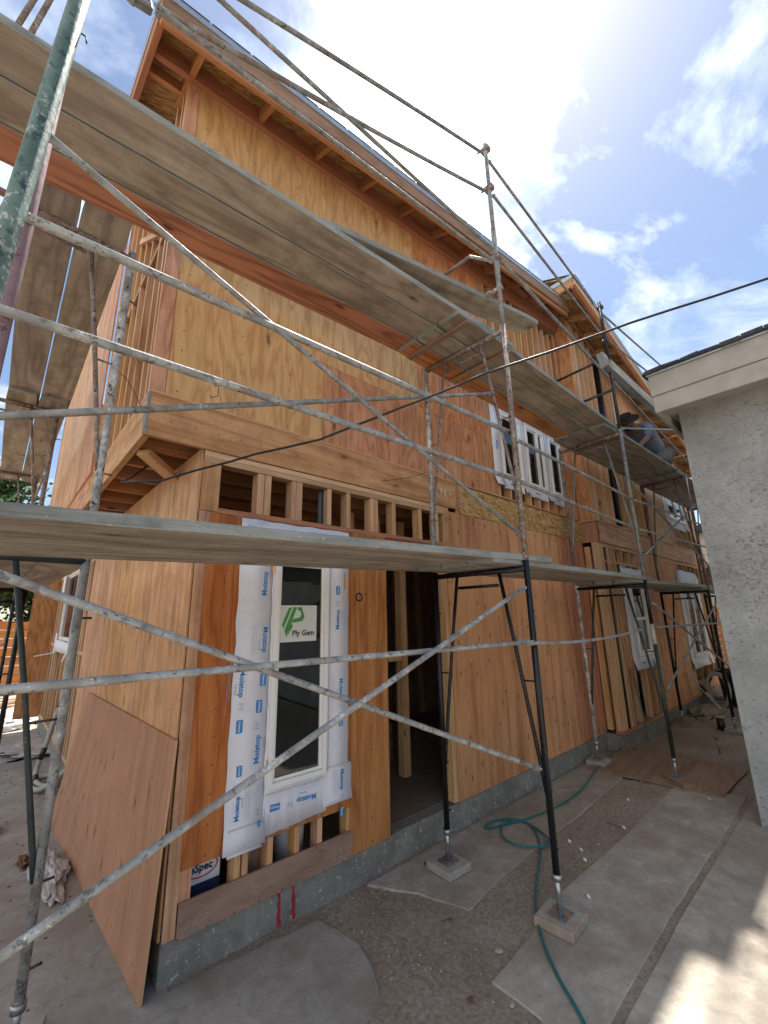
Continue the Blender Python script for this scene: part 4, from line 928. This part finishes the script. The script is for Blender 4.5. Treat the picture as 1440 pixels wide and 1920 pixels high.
for k, (a, b) in enumerate((((44, 30), (72, -15)), ((68, 45), (102, -15)))):
    pa, pb_ = at(*a, 'Y', -.72), at(*b, 'Y', -.72)
    tag(MB().tube([pa - (pb_ - pa) * .6, pa + (pb_ - pa) * 4], .011, 10).build('guard_rail', 'rust_tube'), ['leftmost thin tube above the deck at the top left corner', 'second thin tube above the deck at the top left corner'][k], 'scaffold tube', RLG)
brace('guard_rail', 'far thin rail on the left side of the house', [((-.70, 2.9, 3.35), (-.72, 5.7, 3.35))], 'galv_grey', .012, 'scaffold tube', RLG)
brace('guard_rail', 'far lower thin rail on the left side of the house', [((-.70, 2.9, 2.85), (-.72, 5.7, 2.85))], 'galv_grey', .012, 'scaffold tube', RLG)
# wire ties
def wirething(label, pts, r=.0022, grp='wire ties holding the scaffold'):
    return tag(MB().tube(pts, r, 6).build('tie_wire', 'wire'), label, 'wire', grp)
wirething('twisted wire tie from the mottled corner leg to the upper studs', [(Oi[0], Oi[1], 3.32), (-.48, .08, 3.28), (-.42, .12, 3.22), (-.37, .16, 3.16)])
wirething('twisted wire from the second lift inner leg to a nail in the red plywood', [(Ai[0], Ai[1] + .02, 3.10), (1.75, -.2, 3.04), (1.6, -.03, 3.02), (1.56, -.01, 3.02)])
wirething('wire tie between the far inner leg and the strand board strip', [(Bi[0], Bi[1] + .02, 2.98), (4.7, -.06, 2.97), (4.4, -.01, 2.96)])
hk = at(400, 735, 'Y', -1.2); wirething('small bent wire hook hanging on the lower thick rail', [hk + Vector((-.012, 0, -.018)), hk + Vector((-.006, .0, -.026)), hk + Vector((.012, -.02, -.022)), hk + Vector((.012, -.02, .02)), hk + Vector((.004, 0, .03))], .0018)

# ------------------------------------------------------------------ grey stucco house on the right
G = thing('stucco_house', (4.3, -1.78, 0), 'grey rough stucco house corner with painted fascia and dark shingle edge', 'house')
MB().box(4.3, 12, -7, -1.78, -.05, 4.02).build('wall', 'stucco', G)
MB().box(3.86, 3.90, -7, -1.66, 3.98, 4.215).build('fascia', 'fascia_grey', G, .004); MB().box(3.875, 3.905, -7, -1.665, 3.80, 3.978).build('fascia', 'fascia_grey', G, .004)
MB().box(3.91, 12, -1.70, -1.662, 3.80, 4.2).build('fascia', 'fascia_grey', G, .004)
MB().box(3.906, 12, -7, -1.702, 3.90, 3.93).build('soffit', 'fascia_grey', G)
rr = MB(); rr.obox((6.6, -4.3, 4.235 + .28), (2.78, 0, .28), (0, 2.68, 0), (0, 0, .014)); sr = rr.build('roof', 'shingle', G)
t_ = MB(); rnd = random.Random(9)
for i in range(34):
    y = -1.72 - i * .16; t_.obox((3.84 + .10 + rnd.uniform(-.006, .006), y, 4.262 + rnd.uniform(-.008, .008)), (.13, 0, .018), (0, .077, rnd.uniform(-.006, .006)), (0, 0, .012 + rnd.uniform(0, .008)))
t_.build('shingle_course', 'shingle', sr)
MB().box(3.835, 3.85, -7, -1.65, 4.205, 4.235).build('drip_edge', 'drip_edge', sr)

# ------------------------------------------------------------------ black service cable across the view
Sp = Vector((-.43, .12, 2.63)); Tp = Vector((1.85, -2.72, 3.47)); nn = (Tp - Sp).cross(Vector((0, 0, 1)))
def oncable(px, py):
    d = CF + CR * ((px - 720) / FPX) - CU * ((py - 960) / FPX); return CAM + d * ((Sp - CAM).dot(nn) / d.dot(nn))
cps = [Vector((-.20, .62, 2.93)), Vector((-.34, .36, 2.74)), Sp] + [oncable(*p) for p in ((300, 902), (370, 881), (430, 866), (480, 851), (540, 838), (600, 824), (640, 808), (700, 785), (760, 761), (800, 746), (860, 722), (900, 704), (960, 683), (1030, 660), (1100, 635), (1180, 606), (1260, 580), (1340, 555), (1440, 522))]
cps.append(cps[-1] + (cps[-1] - cps[-2]) * 3)
tag(MB().tube(cps, .0068, 10).build('power_cable', 'cable_black'), 'thick black cable swooping from the overhang across the scaffold to the right', 'cable')

# ------------------------------------------------------------------ hose
hp = [(1104, 1935), (1078, 1885), (1050, 1840), (1025, 1785), (1010, 1740), (1003, 1700), (1006, 1650), (1015, 1600), (1010, 1570), (996, 1545), (968, 1537), (945, 1545), (938, 1560), (945, 1578), (970, 1590), (1005, 1592), (1030, 1588), (1030, 1575), (1012, 1558), (990, 1543), (960, 1534), (925, 1538), (908, 1549), (912, 1554), (935, 1549), (965, 1541), (1000, 1532), (1035, 1517), (1065, 1502), (1095, 1478), (1112, 1452), (1135, 1425), (1170, 1400), (1190, 1384), (1196, 1372)]
hv = []
for i, (x, y) in enumerate(hp):
    p = at(x, y, 'Z', .012); p.z = .012 + (.014 if 10 < i < 18 else 0) + (.008 if i > 29 else 0); hv.append(p)
hv = smooth(hv); MBh = MB().tube(hv, .0085, 10)
tag(MBh.build('garden_hose', 'hose_green'), 'green hose looping on the slab and running past the nearest paver', 'hose')
tag(MB().tube(smooth([Vector(p) for p in ((6.40, -.27, .02), (6.42, -.26, .25), (6.40, -.235, .6), (6.35, -.23, .9))]), .008, 8).build('supply_tube', 'hose_green'), 'thin green tube rising up the bay foundation', 'tube')

# ------------------------------------------------------------------ leaning plywood sheet
sh = MB(); BR_, BL_, TL_, TR_ = Vector((-.085, -.03, .003)), Vector((-.21, 2.74, .003)), Vector((-.036, 2.80, 1.11)), Vector((-.030, -.035, 1.165)); nrm = (BL_ - BR_).cross(TR_ - BR_).normalized()
if nrm.x > 0: nrm = -nrm
vs = [BR_, BL_, TL_, TR_]; k = 0; sh.v += [tuple(v) for v in vs] + [tuple(v - nrm * .012) for v in vs]
uvq = [(0, 0), (0, 2.75), (1.12, 2.8), (1.17, 0)]
for f, u_ in (([0, 1, 2, 3], uvq), ([7, 6, 5, 4], uvq[::-1])): sh.f.append(f); sh.uv += u_; sh.mi.append(0); sh.sm.append(False)
for i in range(4):
    j = (i + 1) % 4; sh.f.append([j, i, 4 + i, 4 + j]); sh.uv += [(0, 0), (1, 0), (1, .01), (0, .01)]; sh.mi.append(1); sh.sm.append(False)
sh = sh.build('plywood_sheet', ['ply_plain', 'lumber']); bm = bmesh.new(); bm.from_mesh(sh.data); bmesh.ops.recalc_face_normals(bm, faces=bm.faces); bm.to_mesh(sh.data); bm.free()
tag(sh, 'pinkish plywood sheet leaning against the left side wall at the corner', 'plywood sheet')
# sheet lying on the ground
c4 = [(4.80, -.10), (6.25, -.16), (5.86, -1.47), (4.83, -1.44)]
o = MB().prism([(4.66, -.12), (6.12, -.12), (5.92, -1.46), (4.82, -1.42)], .004, .016).build('ground_board', 'ply_dirty_shade'); tag(o, 'worn plywood board lying on the ground under the wood block', 'board')
# bin, pipes, stake
bn = thing('bin', (10.3, -.74, 0), 'dark grey round plastic bin near the far end of the house', 'bin')
prof = [(.25, -.02), (.31, .62), (.335, .62), (.335, .66), (.31, .665), (.295, .64), (.235, .02), (.0, .02)]
mb = MB(); n_ = 32
for i in range(n_):
    a0, a1 = 2 * math.pi * i / n_, 2 * math.pi * (i + 1) / n_
    for (r0, z0), (r1, z1) in zip(prof, prof[1:]): mb.face([(10.3 + r0 * math.cos(a0), -.74 + r0 * math.sin(a0), z0), (10.3 + r0 * math.cos(a1), -.74 + r0 * math.sin(a1), z0), (10.3 + r1 * math.cos(a1), -.74 + r1 * math.sin(a1), z1), (10.3 + r1 * math.cos(a0), -.74 + r1 * math.sin(a0), z1)], [(0, 0)] * 4, 0, True)
mb.build('bin_body', 'bin_plastic', bn)
for s_ in (-1, 1): MB().box(10.3 + s_ * .335 - .02, 10.3 + s_ * .335 + .02, -.80, -.68, .56, .60).build('handle', 'bin_plastic', bn, .008)
sp_ = thing('pipe_stub', (7.9, -.9, 0), 'short capped black pipe standing in the soil', 'pipe')
MB().tube([(7.86, -.86, -.03), (7.86, -.86, .19)], .055, 20).build('pipe_body', 'black_pipe', sp_); MB().tube([(7.86, -.86, .185), (7.86, -.86, .21)], .062, 20).build('cap', 'grey_plastic', sp_)
stk = thing('stake', (6.4, -1.1, 0), 'thin metal stake with a pale cap sticking out of the soil', 'stake')
MB().tube([(6.42, -1.10, -.03), (6.40, -1.09, .20)], .012, 10).build('rod', 'galv_grey', stk); MB().tube([(6.40, -1.09, .19), (6.40, -1.09, .215)], .028, 14).build('cap', 'stone', stk)
# coil of pale conduit leaning on the far foundation
ci = thing('conduit_coil', (9.6, -.5, 0), 'coil of pale flexible duct leaning on edge near the bin', 'duct coil')
pts = []
for i in range(110):
    a = i / 110 * 2 * math.pi * 3.2; r_ = .30 + .004 * math.sin(a * 3); pts.append((9.75 + .10 * math.sin(a) * .3 + i * .0012, -.50 + r_ * math.cos(a) * .55, .33 + r_ * math.sin(a)))
MB().tube(pts, .034, 10).build('duct', 'grey_plastic', ci)
for a in (.6, 2.4, 4.2): MB().tube([(9.78, -.50 + .30 * .55 * math.cos(a) - .0, .33 + .30 * math.sin(a)), (9.9, -.50 + .30 * .55 * math.cos(a + .12), .33 + .30 * math.sin(a + .12))], .05, 12).build('tape_band', 'black_pipe', ci)
tl = thing('long_level', (8.8, -.3, 0), 'narrow pale board propped against the far sheathing', 'board'); MB().bar((9.35, -.62, .0), (8.9, -.26, .72), .07, .02, (1, 0, 0)).build('board_body', 'fascia_grey', tl, .002); MB().bar((9.12, -.455, .38), (9.05, -.40, .50), .05, .03, (1, 0, 0)).build('grip', 'black_pipe', tl)
# conduit leaning at left wall
cl_ = thing('flexible_conduit', (-.2, 4.1, 0), 'taped grey conduit coming out of the side wall and curling on the ground', 'conduit')
cpt = smooth([Vector(p) for p in ((.04, 4.3, 1.05), (-.06, 4.22, .95), (-.14, 4.1, .70), (-.19, 4.05, .42), (-.24, 4.1, .18), (-.25, 4.0, .06), (-.2, 3.8, .04), (-.10, 3.75, .05), (-.05, 3.95, .10), (-.12, 4.15, .05), (-.26, 4.1, .035), (-.3, 3.85, .035), (-.2, 3.65, .035), (.0, 3.62, .22))])
cdm = MB().tube(cpt, .028, 10).build('duct', 'grey_plastic', cl_)
for i in (6, 14, 20): MB().tube(cpt[i:i + 3], .031, 10).build('tape_band', 'black_pipe', cl_)

# ------------------------------------------------------------------ left background: fence, trees, lumber, litter
fe = thing('wooden_fence', (-2, 13, 0), 'horizontal board fence of fresh orange timber behind the left yard', 'fence')
for i in range(8): MB().box(-8, 3.2, 13 + (i % 2) * .003, 13.02 + (i % 2) * .003, .02 + i * .235, .24 + i * .235).build('fence_board', 'fence_wood', fe)
for x in (-6, -3.6, -1.2, 1.2): MB().box(x, x + .09, 13.03, 13.12, -.05, 1.9).build('fence_post', 'fence_wood', fe)
fe2 = thing('wooden_fence', (14, -2, 0), 'slatted brown fence beyond the right end of the house', 'fence')
for i in range(11): MB().box(14, 14.02, -6, 6, .05 + i * .17, .19 + i * .17).build('fence_board', 'ply_dirty_shade', fe2)  # dark board material carries the fence's shade in its colour
for y in (-4, -2, 0, 2, 4): MB().box(14.022, 14.1, y, y + .09, -.05, 1.9).build('fence_post', 'fence_wood', fe2)
nb = thing('neighbour_house', (20, 0, 0), 'pale neighbouring house seen through the gap at the far right', 'house')
MB().box(18, 26, -4, 12, -.05, 4.6).build('wall', 'cream_wall', nb); MB().box(17.6, 26.4, -4.4, 12.4, 4.6, 4.85).build('roof', 'shingle', nb); MB().box(17.97, 18.01, .2, 1.4, 2.6, 3.4).build('window', 'glass', nb)
def leafy(name, c, rad, n, seed, label, cat, trunk=None, mt='leaves', lsz=.11, grp=None):
    t = thing(name, (c[0], c[1], 0), label, cat, grp); rnd = random.Random(seed); mb = MB()
    cl = []
    for i in range(26):
        v = Vector((rnd.gauss(0, 1), rnd.gauss(0, 1), rnd.gauss(0, 1))).normalized() * rnd.uniform(.35, 1.0)
        cl.append((Vector((c[0] + v.x * rad[0], c[1] + v.y * rad[1], c[2] + v.z * rad[2])), rnd.uniform(.22, .42) * min(rad)))
    for i in range(n):
        cc, r_ = cl[rnd.randrange(len(cl))]; p = cc + Vector((rnd.gauss(0, .55), rnd.gauss(0, .55), rnd.gauss(0, .5))) * r_
        a = Vector((rnd.uniform(-1, 1), rnd.uniform(-1, 1), rnd.uniform(-1, .6))).normalized() * lsz * rnd.uniform(.6, 1.3); b = a.orthogonal().normalized() * lsz * .32
        b.rotate(Matrix.Rotation(rnd.uniform(0, 6.28), 3, a.normalized()))
        mb.face([p - a * .5, p + b, p + a * .6, p - b], [(0, 0)] * 4)
    mb.build('crown', mt, t)
    if trunk:
        tm = MB(); base = Vector((c[0], c[1], -.05)); top = Vector((c[0] + .1, c[1], c[2])); tm.tube([base, base.lerp(top, .5) + Vector((.08, 0, 0)), top], trunk, 10, rs=[trunk, trunk * .75, trunk * .45])
        for cc, r_ in cl[:9]: st_ = base.lerp(top, rnd.uniform(.55, .95)); tm.tube([st_, st_.lerp(cc, .5) + Vector((0, 0, .1)), cc], .03, 6, rs=[trunk * .35, trunk * .22, .01])
        tm.build('trunk', 'bark', t)
    return t
TG = 'trees behind the left fence'
leafy('tree', (-1.6, 17, 4.2), (2.2, 2, 2.6), 15000, 1, 'dense green tree filling the gap at the left edge above the fence', 'tree', .16, grp=TG, lsz=.2)
leafy('tree', (1.4, 19, 3.6), (2.2, 2, 2.8), 15000, 2, 'dark tree right behind the fence beside the leaning corner', 'tree', .16, grp=TG, lsz=.2)
leafy('tree', (-4.8, 18, 4.4), (2.4, 2, 2.8), 9000, 3, 'tree behind the fence, mostly outside the left edge', 'tree', .18, grp=TG, lsz=.2)
leafy('tree', (.8, 15, 4.9), (1.1, 1.2, 1.7), 2600, 4, 'thin tall tree with sky showing through between post and wall', 'tree', .10, grp=TG)
leafy('tree', (17.0, 2.2, 2.9), (1.3, 1.3, 1.6), 4000, 5, 'green tree behind the right hand fence', 'tree', .12)
lp = [(-2.4, 9.3, .05), (.6, 9.9, .05)]
rnd = random.Random(5); LG = 'boards and pipes heaped in the left yard'
for i in range(14):
    x, y, z = rnd.uniform(-1.5, .1), 8.6 + rnd.uniform(0, 1.9), .04 + .055 * (i % 6); a = rnd.uniform(-.5, .35); l_ = rnd.uniform(.9, 1.6)
    col_ = ['lumber', 'fascia_grey', 'lumber_red', 'lumber_pile', 'grey_plastic'][i % 5]
    mb = MB(); p = Vector((x - l_ * math.cos(a), y - l_ * math.sin(a), z)); q = Vector((min(.0, x + l_ * math.cos(a)), y + l_ * math.sin(a), z + rnd.uniform(0, .25)))
    if i % 5 == 4: mb.tube([p, q], .03, 10)
    else: mb.bar(p, q, .1, .04)
    tag(mb.build('scrap_board', col_), 'loose board or tube in the heap before the left fence', 'board', LG)
def crumple(name, c, rad, seed, mt, label, cat, grp=None, fl_=.35):
    bm = bmesh.new(); bmesh.ops.create_icosphere(bm, subdivisions=4, radius=1); rnd = Vector((seed * 3.1, seed, 0))
    for v in bm.verts:
        n0 = mnoise.noise(v.co * 1.6 + rnd) * .6 + mnoise.noise(v.co * 4.5 + rnd) * .38; co = v.co * (1 + n0); v.co = Vector((c[0] + co.x * rad[0], c[1] + co.y * rad[1], max(.002, c[2] + co.z * rad[2] * fl_)))
    me = bpy.data.meshes.new(name); bm.to_mesh(me); bm.free(); me.materials.append(M[mt]); o = bpy.data.objects.new(name, me); col.objects.link(o)
    return tag(o, label, cat, grp)
crumple('plastic_bag', (-.30, 1.68, .02), (.09, .34, .07), 2, 'bag_plastic', 'crumpled clear plastic bag beside the leaning sheet', 'bag', None, .7)
crumple('dirt_clump', (-.43, 2.0, .02), (.035, .09, .04), 5, 'mud_red', 'dark reddish clump of soil left of the crumpled bag', 'clump', None, .8)
crumple('plastic_sheet', (-.25, 5.9, .02), (.5, .5, .06), 7, 'bag_plastic', 'pale plastic sheet spread on the ground in the left yard', 'plastic sheet', None, 1)
crumple('plastic_sheet', (-.5, 8.1, .1), (.45, .4, .2), 9, 'box_white', 'bundled white plastic in front of the heap of boards', 'plastic sheet', None, 1)
crumple('dirt_heap', (9.1, -.42, 0), (.7, .2, .10), 11, 'dirt', 'low heap of reddish soil against the far foundation', 'soil heap', None, 1)
# ------------------------------------------------------------------ ground litter
rnd = random.Random(12); mb = MB()
def pebble(mb, x, y, z, s_, rnd, mi):
    ang = rnd.uniform(0, 6.28); vs = []
    for (a, b, c) in ((1, 0, .1), (.5, .8, .0), (-.5, .75, .1), (-1, 0, 0), (-.5, -.8, .1), (.55, -.7, 0)):
        r_ = s_ * rnd.uniform(.75, 1.15); vs.append((x + r_ * (a * math.cos(ang) - b * .7 * math.sin(ang)), y + r_ * (a * math.sin(ang) + b * .7 * math.cos(ang)), z + c * s_ * .3))
    t0 = len(mb.v); top = [(x + (v[0] - x) * .55, y + (v[1] - y) * .55, z + s_ * rnd.uniform(.35, .7)) for v in vs]; mb.v += vs + top
    for i in range(6): j = (i + 1) % 6; mb.f.append([t0 + i, t0 + j, t0 + 6 + j, t0 + 6 + i]); mb.uv += [(0, 0)] * 4; mb.mi.append(mi); mb.sm.append(False)
    mb.f.append([t0 + 6 + i for i in range(6)]); mb.uv += [(0, 0)] * 6; mb.mi.append(mi); mb.sm.append(False)
zones = [(.9, 1.5, -1.0, -.05, 380), (.6, 1.35, -1.6, -.75, 420), (1.6, 3.2, -1.04, -.66, 230), (3.0, 4.8, -.98, -.56, 240), (5, 9, -1.5, -.25, 300), (4.3, 4.9, -.5, -.03, 90), (-.5, 4.4, -1.6, -.0, 170)]
for (x0, x1, y0, y1, n_) in zones:
    for i in range(n_):
        x, y = rnd.uniform(x0, x1), rnd.uniform(y0, y1); s_ = .003 + .013 * rnd.random() ** 4
        pebble(mb, x, y, -.012 if n_ > 200 else .001, s_ * (1 if x < 4 else 1.4), rnd, rnd.choice([0, 1, 1, 1, 1, 2] if i % 3 else [1]))
tag(mb.build('gravel', ['stone', 'dirt', 'paver']), 'small stones and crumbs scattered over the bare soil and slabs', 'gravel', None, 'stuff')
SG = 'larger stones lying on the soil near the slabs'
for k, (px, py, s_, mt_, l) in enumerate(((387, 795, .02, 'stone', 'x'), (1025, 1600, .018, 'stone', 'rounded stone beside the hose under the nearest leg'), (980, 1752, .02, 'stone', 'small stone on the soil left of the nearest paver'), (935, 1785, .026, 'paver', 'upright pale stone in the bare soil'), (882, 1875, .02, 'mud_red', 'brick coloured piece of rubble near the bottom'), (960, 1885, .022, 'paver', 'white chip beside the cracked slab corner'), (745, 1780, .03, 'stone', 'flat grey rubble piece between the two slabs'), (1100, 1678, .012, 'paver', 'tiny pale pebble behind the nearest paver'), (797, 1620, .02, 'mud_red', 'reddish lump beside the paver by the doorway'), (905, 1703, .02, 'stone', 'grey stone at the broken slab edge'))):
    if k == 0: continue
    p = at(px, py, 'Z', -.02 if mt_ == 'stone' else 0.0); b_ = MB(); pebble(b_, p.x, p.y, p.z, s_, rnd, 0); tag(b_.build('rubble_stone', mt_), l, 'stone', SG)
for k, (px, py, l) in enumerate(((1068, 1578, 'white scrap on the soil right of the nearest leg'), (1090, 1594, 'crumpled pale scrap, nearer of the two by the leaning leg'), (1097, 1613, 'small white strip on the soil near the walkway edge'), (1178, 1500, 'white sliver on the bare soil left of the wood block'), (1104, 1682, 'white chip just behind the nearest paver'), (1170, 1552, 'white crumbs where the walkway meets the soil'), (1330, 1498, 'white fleck beside the plywood board'), (1318, 1472, 'white fleck on the plywood board by the block'))):
    p = at(px, py, 'Z', .004); b_ = MB(); b_.obox(p + Vector((0, 0, .004)), (.013, .006, .003), (-.004, .009, .004), (0, .001, .0015)); tag(b_.build('paper_scrap', 'box_white'), l, 'scrap', 'pale scraps littering the alley')
for k, (a, b, l) in enumerate((((878, 1533), (882, 1548), 'x'), ((1137, 1542), (1165, 1552), 'thin stick lying on the soil by the walkway edge'), ((828, 1727), (848, 1722), 'dark twig on the soil below the slab corner'), ((876, 1535), (898, 1538), 'bent dark wire on the slab behind the paver'))):
    if k == 0: continue
    tag(MB().tube([at(*a, 'Z', .006), at(*b, 'Z', .006)], .0035, 6).build('stick', 'bark'), l, 'stick', 'sticks and wires on the ground')
# debris flecks on the left concrete
mb = MB()
for i in range(130):
    x, y = rnd.uniform(-.75, -.12), rnd.uniform(.2, 5.8); pebble(mb, x, y, .0005, rnd.uniform(.004, .013), rnd, 0)
tag(mb.build('dirt_flecks', 'mud_red'), 'reddish soil crumbs scattered on the left concrete', 'crumbs', None, 'stuff')
# grass by the bin
mb = MB()
for i in range(1300):
    x, y = rnd.gauss(9.3, .55), rnd.gauss(-1.05, .16); h_ = rnd.uniform(.02, .07); a = rnd.uniform(0, 6.28); dx, dy = math.cos(a), math.sin(a)
    mb.face([(x - dx * .004, y - dy * .004, -.03), (x + dx * .004, y + dy * .004, -.03), (x + dy * .02, y + dx * .02, h_)], [(0, 0)] * 3)
tag(mb.build('weeds', 'grass_blades'), 'patch of weeds growing on the soil by the bin', 'weeds', None, 'stuff')

# ------------------------------------------------------------------ the worker kneeling on the upper deck
def skin(name, verts, edges, mt, parent, sub=2, root=0):
    me = bpy.data.meshes.new(name); me.from_pydata([v[:3] for v in verts], edges, []); o = bpy.data.objects.new(name, me); col.objects.link(o)
    sm = o.modifiers.new('s', 'SKIN'); sm.use_smooth_shade = True
    for i, v in enumerate(verts):
        r_ = v[3]; me.skin_vertices[0].data[i].radius = r_ if isinstance(r_, tuple) else (r_, r_); me.skin_vertices[0].data[i].use_root = (i == root)
    ss = o.modifiers.new('u', 'SUBSURF'); ss.levels = sub; ss.render_levels = sub
    dg = bpy.context.evaluated_depsgraph_get(); dg.update(); me2 = bpy.data.meshes.new_from_object(o.evaluated_get(dg)); o.modifiers.clear(); o.data = me2; me2.materials.clear(); me2.materials.append(M[mt])
    for p in me2.polygons: p.use_smooth = True
    child(o, parent); return o
DZ = 4.225; PX = .0; PY = -.92
Pn = thing('person', (6.6, PY, DZ), 'worker in a dark brimmed hat and grey shirt kneeling bent forward on the upper deck', 'person')
y0 = PY
# body: pelvis, spine, neck, head, arms, legs in one skin
bv = [(6.98, y0, 4.56, .12), (6.78, y0, 4.64, .11), (6.50, y0, 4.74, .12), (6.27, y0, 4.80, .115), (6.17, y0, 4.82, .055), (6.09, y0, 4.83, .05),
      (6.24, y0 - .17, 4.78, .055), (6.10, y0 - .20, 4.55, .042), (5.86, y0 - .14, 4.36, .033), (5.79, y0 - .13, 4.28, .028),
      (6.24, y0 + .17, 4.78, .055), (6.08, y0 + .19, 4.56, .042), (5.84, y0 + .13, 4.36, .033), (5.77, y0 + .12, 4.28, .028),
      (6.94, y0 - .11, 4.49, .07), (6.58, y0 - .13, 4.31, .055), (6.95, y0 - .11, 4.29, .045), (7.18, y0 - .10, 4.28, .038),
      (6.94, y0 + .11, 4.49, .07), (6.58, y0 + .13, 4.31, .055), (6.95, y0 + .11, 4.29, .055), (7.18, y0 + .10, 4.28, .042)]
be = [(0, 1), (1, 2), (2, 3), (3, 4), (4, 5), (3, 6), (6, 7), (7, 8), (8, 9), (3, 10), (10, 11), (11, 12), (12, 13), (0, 14), (14, 15), (15, 16), (16, 17), (0, 18), (18, 19), (19, 20), (20, 21)]
body = skin('body', bv, be, 'skin', Pn)
hv_ = [(6.10, y0, 4.83, .05), (6.02, y0, 4.835, .075), (5.955, y0, 4.845, .085), (5.90, y0, 4.82, .07), (5.875, y0, 4.775, .045)]
def ico(name, c, r3, mt, parent, rot=None, sub=3, fn=None):
    bm = bmesh.new(); bmesh.ops.create_icosphere(bm, subdivisions=sub, radius=1); Rm = rot or Matrix.Identity(3)
    for v in bm.verts:
        p = Vector(v.co)
        if fn: p = fn(p)
        v.co = Vector(c) + Rm @ Vector((p.x * r3[0], p.y * r3[1], p.z * r3[2]))
    me = bpy.data.meshes.new(name); bm.to_mesh(me); bm.free(); me.materials.append(M[mt])
    for p in me.polygons: p.use_smooth = True
    o = bpy.data.objects.new(name, me); col.objects.link(o); child(o, parent); return o
HC = Vector((5.99, y0, 4.83)); HR = Matrix.Rotation(R(-38), 3, 'Y')      # face looks down and to the left
def face_fn(p):
    q = Vector(p)
    if p.x < -.3: q.x *= 1 + .10 * max(0, 1 - abs(p.y) * 4) * max(0, 1 - abs(p.z + .05) * 4)     # nose ridge
    if p.z < -.3: q.y *= .80; q.x *= .94
    return q
head = ico('head', HC, (.100, .078, .118), 'skin', Pn, HR, 3, face_fn)
ico('hair', HC + HR @ Vector((.028, 0, .012)), (.088, .083, .10), 'hair', Pn, HR)
ico('beard', HC + HR @ Vector((-.035, 0, -.072)), (.062, .062, .045), 'hair', Pn, HR)
for s_ in (-1, 1):
    ico('ear', HC + HR @ Vector((.005, s_ * .08, -.01)), (.022, .010, .032), 'skin', head, HR, 2); ico('eye', HC + HR @ Vector((-.089, s_ * .032, .012)), (.010, .012, .008), 'hair', head, HR, 2)
ico('nose', HC + HR @ Vector((-.108, 0, -.018)), (.018, .013, .022), 'skin', head, HR, 2)
# brimmed hat: crown and floppy brim
mb = MB(); HAT = Matrix.Translation(HC + HR @ Vector((.0, 0, .052))) @ HR.to_4x4(); prof = [(.178, -.012, 0), (.14, .0, 0), (.105, .006, 0), (.102, .045, 0), (.092, .085, 0), (.06, .102, 0), (0, .106, 0)]
for i in range(36):
    a0, a1 = 2 * math.pi * i / 36, 2 * math.pi * (i + 1) / 36
    def hp_(r_, z, a): return HAT @ Vector((r_ * math.cos(a) * 1.06, r_ * math.sin(a), z + (.022 * math.cos(2 * a + .6) if r_ > .12 else 0)))
    for (r0, z0, _), (r1, z1, _) in zip(prof, prof[1:]):
        mb.face([hp_(r0, z0, a0), hp_(r0, z0, a1), hp_(r1, z1, a1), hp_(r1, z1, a0)], [(0, 0)] * 4, 0, True)
hat = mb.build('hat', 'hat', Pn); sd2 = hat.modifiers.new('s', 'SOLIDIFY'); sd2.thickness = .006
# shirt, trousers, shoes
sv = [(7.02, y0, 4.50, .185), (6.82, y0, 4.62, (.19, .16)), (6.54, y0, 4.73, (.20, .165)), (6.30, y0, 4.785, (.18, .15)), (6.20, y0, 4.815, .08),
      (6.25, y0 - .175, 4.77, .078), (6.17, y0 - .20, 4.64, .068), (6.10, y0 - .20, 4.56, .062), (6.25, y0 + .175, 4.77, .078), (6.16, y0 + .195, 4.64, .068), (6.08, y0 + .19, 4.57, .062)]
skin('shirt', sv, [(0, 1), (1, 2), (2, 3), (3, 4), (3, 5), (5, 6), (6, 7), (3, 8), (8, 9), (9, 10)], 'shirt', Pn)
tv = [(7.0, y0, 4.54, .17), (6.93, y0 - .11, 4.47, .135), (6.60, y0 - .13, 4.315, .10), (6.92, y0 - .11, 4.295, .066), (7.14, y0 - .10, 4.285, .055), (6.93, y0 + .11, 4.47, .115), (6.60, y0 + .13, 4.315, .088), (6.92, y0 + .11, 4.295, .066), (7.14, y0 + .10, 4.285, .055)]
skin('trousers', tv, [(0, 1), (1, 2), (2, 3), (3, 4), (0, 5), (5, 6), (6, 7), (7, 8)], 'trousers', Pn)
for s_ in (-1, 1):
    skin('shoe', [(7.17, y0 + s_ * .105, 4.31, .048), (7.27, y0 + s_ * .11, 4.31, .05), (7.33, y0 + s_ * .115, 4.27, .042), (7.36, y0 + s_ * .12, 4.245, .025)], [(0, 1), (1, 2), (2, 3)], 'shoe', Pn)
# hands flat on the deck: palm, four fingers and thumb
for s_ in (-1, 1):
    b = Vector((5.79 if s_ < 0 else 5.77, y0 + s_ * .125, 4.262)); hvv = [(b.x, b.y, b.z + .02, .026), (b.x - .05, b.y, b.z, (.03, .018))]; hee = [(0, 1)]
    for k, (dy, ln) in enumerate(((-.03, .065), (-.010, .078), (.010, .072), (.028, .055))):
        i0 = len(hvv); hvv += [(b.x - .085, b.y + dy, b.z - .002, .0095), (b.x - .085 - ln * .55, b.y + dy * 1.15, b.z - .002, .0085), (b.x - .085 - ln, b.y + dy * 1.2, b.z - .014, .007)]; hee += [(1, i0), (i0, i0 + 1), (i0 + 1, i0 + 2)]
    i0 = len(hvv); hvv += [(b.x - .04, b.y - s_ * .035, b.z - .004, .010), (b.x - .075, b.y - s_ * .055, b.z - .012, .0085)]; hee += [(0, i0), (i0, i0 + 1)]
    skin('hand', hvv, hee, 'skin', Pn, 1)

Pn.location = (7.0, -.74, DZ - .05); Pn.rotation_euler = (0, 0, R(-4)); Pn.scale = (1.06, 1.06, 1.06)
